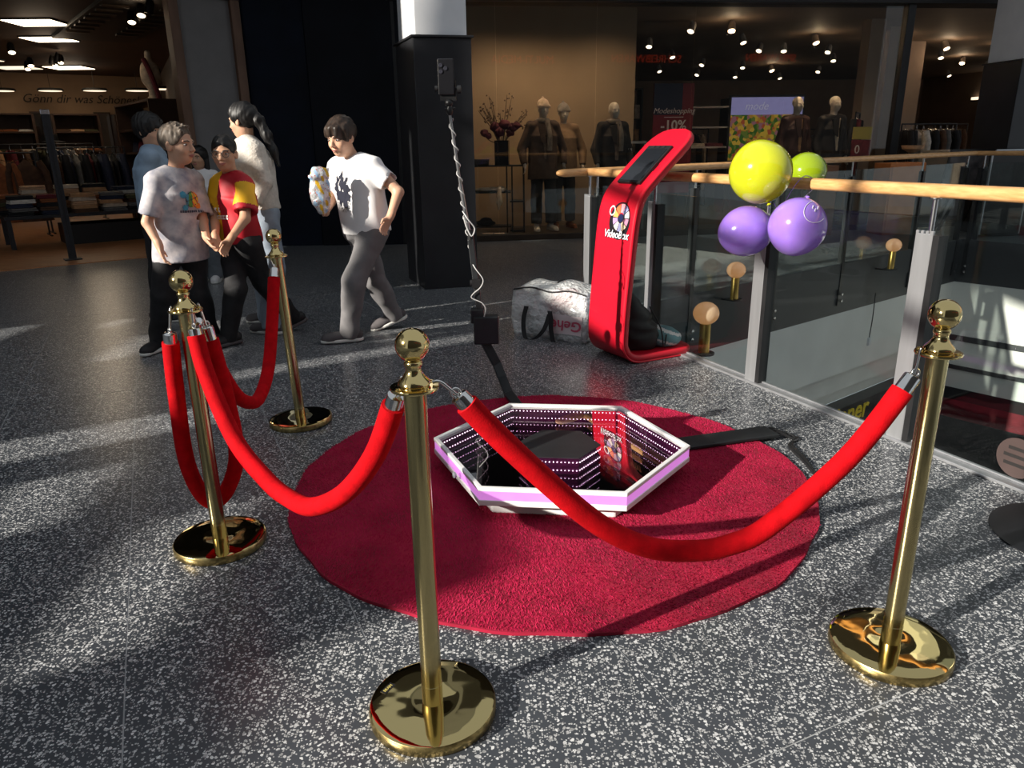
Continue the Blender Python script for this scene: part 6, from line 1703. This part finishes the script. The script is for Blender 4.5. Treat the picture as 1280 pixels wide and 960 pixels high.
# narrow shelf of colourful goods behind the backdrop edge
gs = thing('goods_shelf', rp(4.25, 3.1, .05), 'narrow black shelf with colourful boxes beside the backdrop', 'shelf')
for u in (3.98, 4.36): slab(rp, u - .015, u + .015, 3.0, 3.3, .05, 2.3).build('side', BLACK, gs, smooth=0)
for z in (.6, 1.0, 1.38, 1.76, 2.28): slab(rp, 3.98, 4.36, 3.0, 3.3, z - .012, z + .012).build('board', BLACK, gs, smooth=0)
for z in (1.012, 1.392, 1.772):
    for q in range(3):
        c = ('rust tan olive'.split(), 'pink cream camel'.split(), 'olive rust cream'.split())[(1.012, 1.392, 1.772).index(z)][q]; slab(rp, 4.02 + q * .11, 4.11 + q * .11, 3.03, 3.2, z, z + random.uniform(.16, .26)).build('goods_box', GM[c], label='small %s box on the %s board of the narrow goods shelf' % (c, {1.012: 'lower', 1.392: 'middle', 1.772: 'upper'}[z]), cat='box', group='boxes on the narrow goods shelf', smooth=0)
# lit screen
sc = thing('display_screen', rp(6.4, 3.1, 1.0), 'large lit screen with flowers under a lavender banner', 'screen')
su0, su1, sv = 6.13, 7.55, 3.15
slab(rp, su0 - .03, su1 + .03, sv, sv + .06, .95, 2.17).build('frame', BLACK, sc, smooth=0)
def scrmat():
    m = bpy.data.materials.new('screen flowers'); m.use_nodes = True; nt = m.node_tree; N = nt.nodes; L = nt.links; b = N['Principled BSDF']
    tc_ = N.new('ShaderNodeTexCoord'); vo = N.new('ShaderNodeTexVoronoi'); vo.inputs['Scale'].default_value = 15; L.new(tc_.outputs['Object'], vo.inputs['Vector'])
    sp = N.new('ShaderNodeSeparateColor'); L.new(vo.outputs['Color'], sp.inputs[0]); rp_ = N.new('ShaderNodeValToRGB'); rp_.color_ramp.interpolation = 'CONSTANT'
    for i, (p, c) in enumerate(((0, (.35, .18, .02)), (.25, (.03, .09, .01)), (.45, (.45, .28, .03)), (.62, (.30, .06, .02)), (.78, (.10, .14, .02)), (.9, (.25, .10, .12)))):
        e = rp_.color_ramp.elements[i] if i < 2 else rp_.color_ramp.elements.new(p); e.position = p; e.color = (*c, 1)
    L.new(sp.outputs[0], rp_.inputs[0]); b.inputs['Base Color'].default_value = (0, 0, 0, 1); L.new(rp_.outputs[0], b.inputs['Emission Color']); b.inputs['Emission Strength'].default_value = .6
    return m
slab(rp, su0 + .1, su1 - .1, sv + .0, sv + .1, .05, .95).build('stand', BLACK, sc, smooth=0)
slab(rp, su0, su1, sv - .008, sv, 1.0, 1.82).build('picture', scrmat(), sc, smooth=0)
slab(rp, su0, su1, sv - .008, sv, 1.82, 2.13).build('banner', mat('lavender banner', (.1, .1, .2), .5, emit=(.30, .28, .55), estr=.55, var=.1), sc, smooth=0)
mb = MB(); place_text(mb, 'mode', .20, rp(6.62, sv - .012, 1.97), RU, (0, 0, 1), .003, .3); mb.build('banner_lettering', mat('banner white', (.4, .4, .5), .5, emit=(.6, .6, .8), estr=.3), sc, smooth=0)
# racks deeper in the shop
rack(rp(7.3, 3.6, .05), rp(8.3, 3.6, .05), 1.50, 'garment rack behind the black-suited mannequin')
for i, c in enumerate('black wine brown black cream black navy brown'.split()): hang(rp(7.38 + i * .115, 3.6, 1.515), RRZ + PI / 2 + random.uniform(-.3, .3), 'coat', c, 'on rack by suit mannequins')
rack(rp(5.1, 4.4, .05), rp(6.2, 4.4, .05), 1.55, 'garment rack seen between poster and screen')
for i, c in enumerate('white pink black tan grey black cream'.split()): hang(rp(5.2 + i * .15, 4.4, 1.565), RRZ + PI / 2 + random.uniform(-.4, .4), 'dress', c, 'on rack beside the poster')
wr = thing('wire_shelf', rp(5.55, 2.9, .05), 'open shelf with pale boards right of the sale poster', 'shelf')
for u in (5.2, 5.95): slab(rp, u - .015, u + .015, 2.8, 3.2, .05, 2.1).build('side', BLACK, wr, smooth=0)
for z in (.9, 1.25, 1.6, 1.95): slab(rp, 5.2, 5.95, 2.8, 3.2, z - .015, z + .015).build('board', SPOTW, wr, smooth=0)
for z in (.915, 1.265): folded(rp(5.4, 3.0, z), RRZ, 'cream', 'on the open shelf right of the poster'); folded(rp(5.75, 3.0, z), RRZ, 'wine', 'on the open shelf right of the poster')
sn = thing('price_sign', rp(7.75, 1.4, .05), 'yellow and red price sign on a stand beside the window frame', 'sign')
slab(rp, 7.58, 7.92, 1.38, 1.40, 1.35, 1.55).build('yellow_card', mat('sign olive', (.30, .25, .05), .6), sn, smooth=0); slab(rp, 7.58, 7.92, 1.38, 1.40, 1.05, 1.34).build('red_card', GM['wine'], sn, smooth=0)
mb = MB(); place_text(mb, '0', .20, rp(7.68, 1.37, 1.18), RU, (0, 0, 1), .004); mb.build('lettering', PWH, sn, smooth=0); mb = MB(); mb.cyl(rp(7.75, 1.43, .05), rp(7.75, 1.43, 1.5), .012, 8); mb.build('pole', CHARM, sn)
for (u, v, w) in ((8.35, 2.5, .28), (9.3, 3.4, .34), (11.0, 5.5, .5)):
    slab(rp, u, u + w, v, v + w, .05, 3.39).build('wall_shop_column', RSW, kind='structure', smooth=0)
rack(rp(7.9, 1.9, .05), rp(8.25, 2.35, .05), 1.75, 'small garment rack beside the tan shop column')
for i, c in enumerate('black wine black'.split()): hang(rp(7.95 + i * .11, 1.97 + i * .14, 1.765), RRZ + .9 + random.uniform(-.3, .3), 'coat', c, 'on small rack by the column')
rack(rp(9.0, 2.2, .05), rp(10.3, 2.5, .05), 1.55, 'garment rack in the open right entrance')
for i, c in enumerate('black black white cream black brown grey black black'.split()): hang(rp(9.08 + i * .14, 2.22 + i * .03, 1.565), RRZ + PI / 2 + random.uniform(-.4, .4), 'coat' if i % 2 else 'shirt', c, 'on rack in right entrance')
rack(rp(10.6, 6.0, .05), rp(13.2, 6.0, .05), 1.6, 'long garment rack deep in the right shop')
for i, c in enumerate('black pink wine grey cream black tan rust navy black white brown'.split()): hang(rp(10.7 + i * .2, 6.0, 1.615), RRZ + PI / 2 + random.uniform(-.4, .4), 'shirt', c, 'on deep rack of right shop')
cv = thing('cove_light', rp(18.7, 11.5, 2.5), 'warm cove light along the far wall of the right shop', 'lamp'); slab(rp, 18.66, 18.76, 9.8, 13.2, 2.52, 2.60).build('strip', WARMD, cv, smooth=0); slab(rp, 18.60, 18.78, 9.8, 13.2, 2.45, 2.51).build('ledge', RSW, cv, smooth=0)
ct = thing('sales_counter', rp(10.2, 1.3, .05), 'pale sales counter behind the far railing corner', 'counter'); slab(rp, 9.2, 10.9, 1.1, 1.7, .05, 1.10).build('body', GREYP, ct, smooth=0, bevel=.01); slab(rp, 9.15, 10.95, 1.05, 1.75, 1.10, 1.15).build('top', SPOTW, ct, smooth=0, bevel=.006)
bw = thing('wicker_bowl', rp(8.75, 1.5, 1.0), 'pale wicker bowl on a stand in the right entrance', 'bowl'); p = rp(8.55, 1.15, 1.12); mb = MB(); mb.lathe([(.05, 0), (.16, .06), (.18, .12), (.165, .12), (.14, .06), (0, .02)], p, 20); mb.build('bowl', GM['tan'], bw); mb = MB(); mb.cyl(rp(8.55, 1.15, .05), p + Vector((0, 0, .01)), .05, 12); mb.build('stand', CHARM, bw)
# orange display cubes and a leaning picture on the far walkway
ob = thing('orange_cabinet', rp(7.25, -.55, 0), 'orange wooden cabinet standing before the window frame', 'cabinet'); slab(rp, 6.95, 7.50, -.75, -.35, 0, 1.02).build('body', mat('orange wood', (.50, .17, .05), .5, var=.12, vscale=6), ob, smooth=0, bevel=.006); slab(rp, 6.98, 7.47, -.765, -.75, .06, .98).build('door', mat('orange wood door', (.55, .19, .055), .5, var=.12, vscale=6), ob, smooth=0)
ob = thing('brown_cabinet', rp(5.9, -.5, 0), 'narrow brown cabinet standing before the shop window', 'cabinet'); slab(rp, 5.95, 6.25, -.6, -.3, 0, 1.0).build('body', mat('brown wood', (.16, .06, .025), .5, var=.12, vscale=6), ob, smooth=0, bevel=.006); slab(rp, 5.97, 6.23, -.612, -.6, .05, .96).build('door', mat('brown wood door', (.18, .07, .03), .5, var=.12, vscale=6), ob, smooth=0)
pz = thing('leaning_picture', rp(8.2, -.75, 0), 'large dark photo print leaning behind the far railing', 'picture')
a0 = rp(7.55, -1.05, .55); ux = RU; uz = (Vector((0, 0, 1)) + RU * .28 + RV * .15).normalized()
def quadbox(mb, o, x, y, w, h, t): n = x.cross(y).normalized(); mb.add([o, o + x * w, o + x * w + y * h, o + y * h, o + n * t, o + x * w + n * t, o + x * w + y * h + n * t, o + y * h + n * t], [(0, 1, 2, 3), (7, 6, 5, 4), (0, 4, 5, 1), (1, 5, 6, 2), (2, 6, 7, 3), (3, 7, 4, 0)]); return mb
quadbox(MB(), a0, ux, uz, .78, .66, -.03).build('print', mat('dark photo', (.02, .018, .02), .5, col2=(.09, .08, .08), vscale=7), pz, smooth=0)
quadbox(MB(), a0 - ux * .02 - uz * .02 + RV * .006, ux, uz, .82, .70, -.02).build('frame', SPOTB, pz, smooth=0)
mb = MB(); mb.bar(a0 + ux * .2 + RV * .05, rp(7.75, -.75, 0), .03, .03); mb.bar(a0 + ux * .6 + RV * .05, rp(8.15, -.75, 0), .03, .03); mb.bar(a0 + ux * .4 + uz * .4 + RV * .02, rp(8.1, -.4, 0), .03, .03); mb.build('easel', SPOTB, pz, smooth=0)
bp_ = thing('info_panel', (7.0, 10.55, 0), 'black info panel with a grey rounded frame at the railing corner', 'panel'); Rr = math.atan2(RU.y, RU.x)
mb = MB(); mb.box((6.95, 10.72, .60), (.62, .05, 1.12), Rr); mb.build('panel', BLACK, bp_, smooth=0, bevel=.01); mb = MB(); mb.tube([(6.65, 10.66, .04), (6.65, 10.66, 1.12), (6.70, 10.665, 1.18), (7.2, 10.73, 1.18), (7.26, 10.74, 1.12), (7.26, 10.74, .04)], .016, 8); mb.build('frame', ALU, bp_)
# ceiling spots of the right shop
SP = [(3.27, 14.39), (3.97, 14.37), (4.68, 16.1), (5.5, 17.6), (6.06, 17.7), (6.2, 16.3), (7.2, 18.1), (8.1, 20.0), (8.0, 17.0), (9.9, 20.9), (10.6, 19.7), (9.6, 17.7), (12.0, 21.2), (13.5, 22.6), (14.0, 25.4), (11.4, 18.4), (2.9, 16.5), (3.8, 18.6), (5.0, 20.6), (6.3, 21.5), (7.4, 22.5), (9.0, 23.2), (10.6, 24.0), (4.2, 22.2), (5.6, 23.6), (7.0, 24.6), (8.6, 25.3), (11.8, 16.6), (13.0, 18.8), (2.6, 19.2)]
for i, p in enumerate(SP):
    if (Vector((*p, 0)) - RO).dot(RV) > 15.7: continue
    track_spot((*p, 3.26), (-.15 + .3 * (i % 3 - 1), -.55, -1), 'white ceiling spotlight in the right shop', 1.25, 14 if i in (1, 5, 8, 11, 12, 20, 15) else 0, True, 'ceiling spotlights in the right shop')
for u, v, tu in ((1.55, .40, 1.35), (2.10, .40, 2.15), (3.15, .40, 3.20), (6.10, .40, 6.30), (6.95, .40, 6.90)):
    p0 = rp(u, v, 3.335); track_spot(p0, rp(tu, .95, 1.45) - p0, 'white spotlight above the window mannequins', .55, 60, True, 'spotlights above the window display', True)
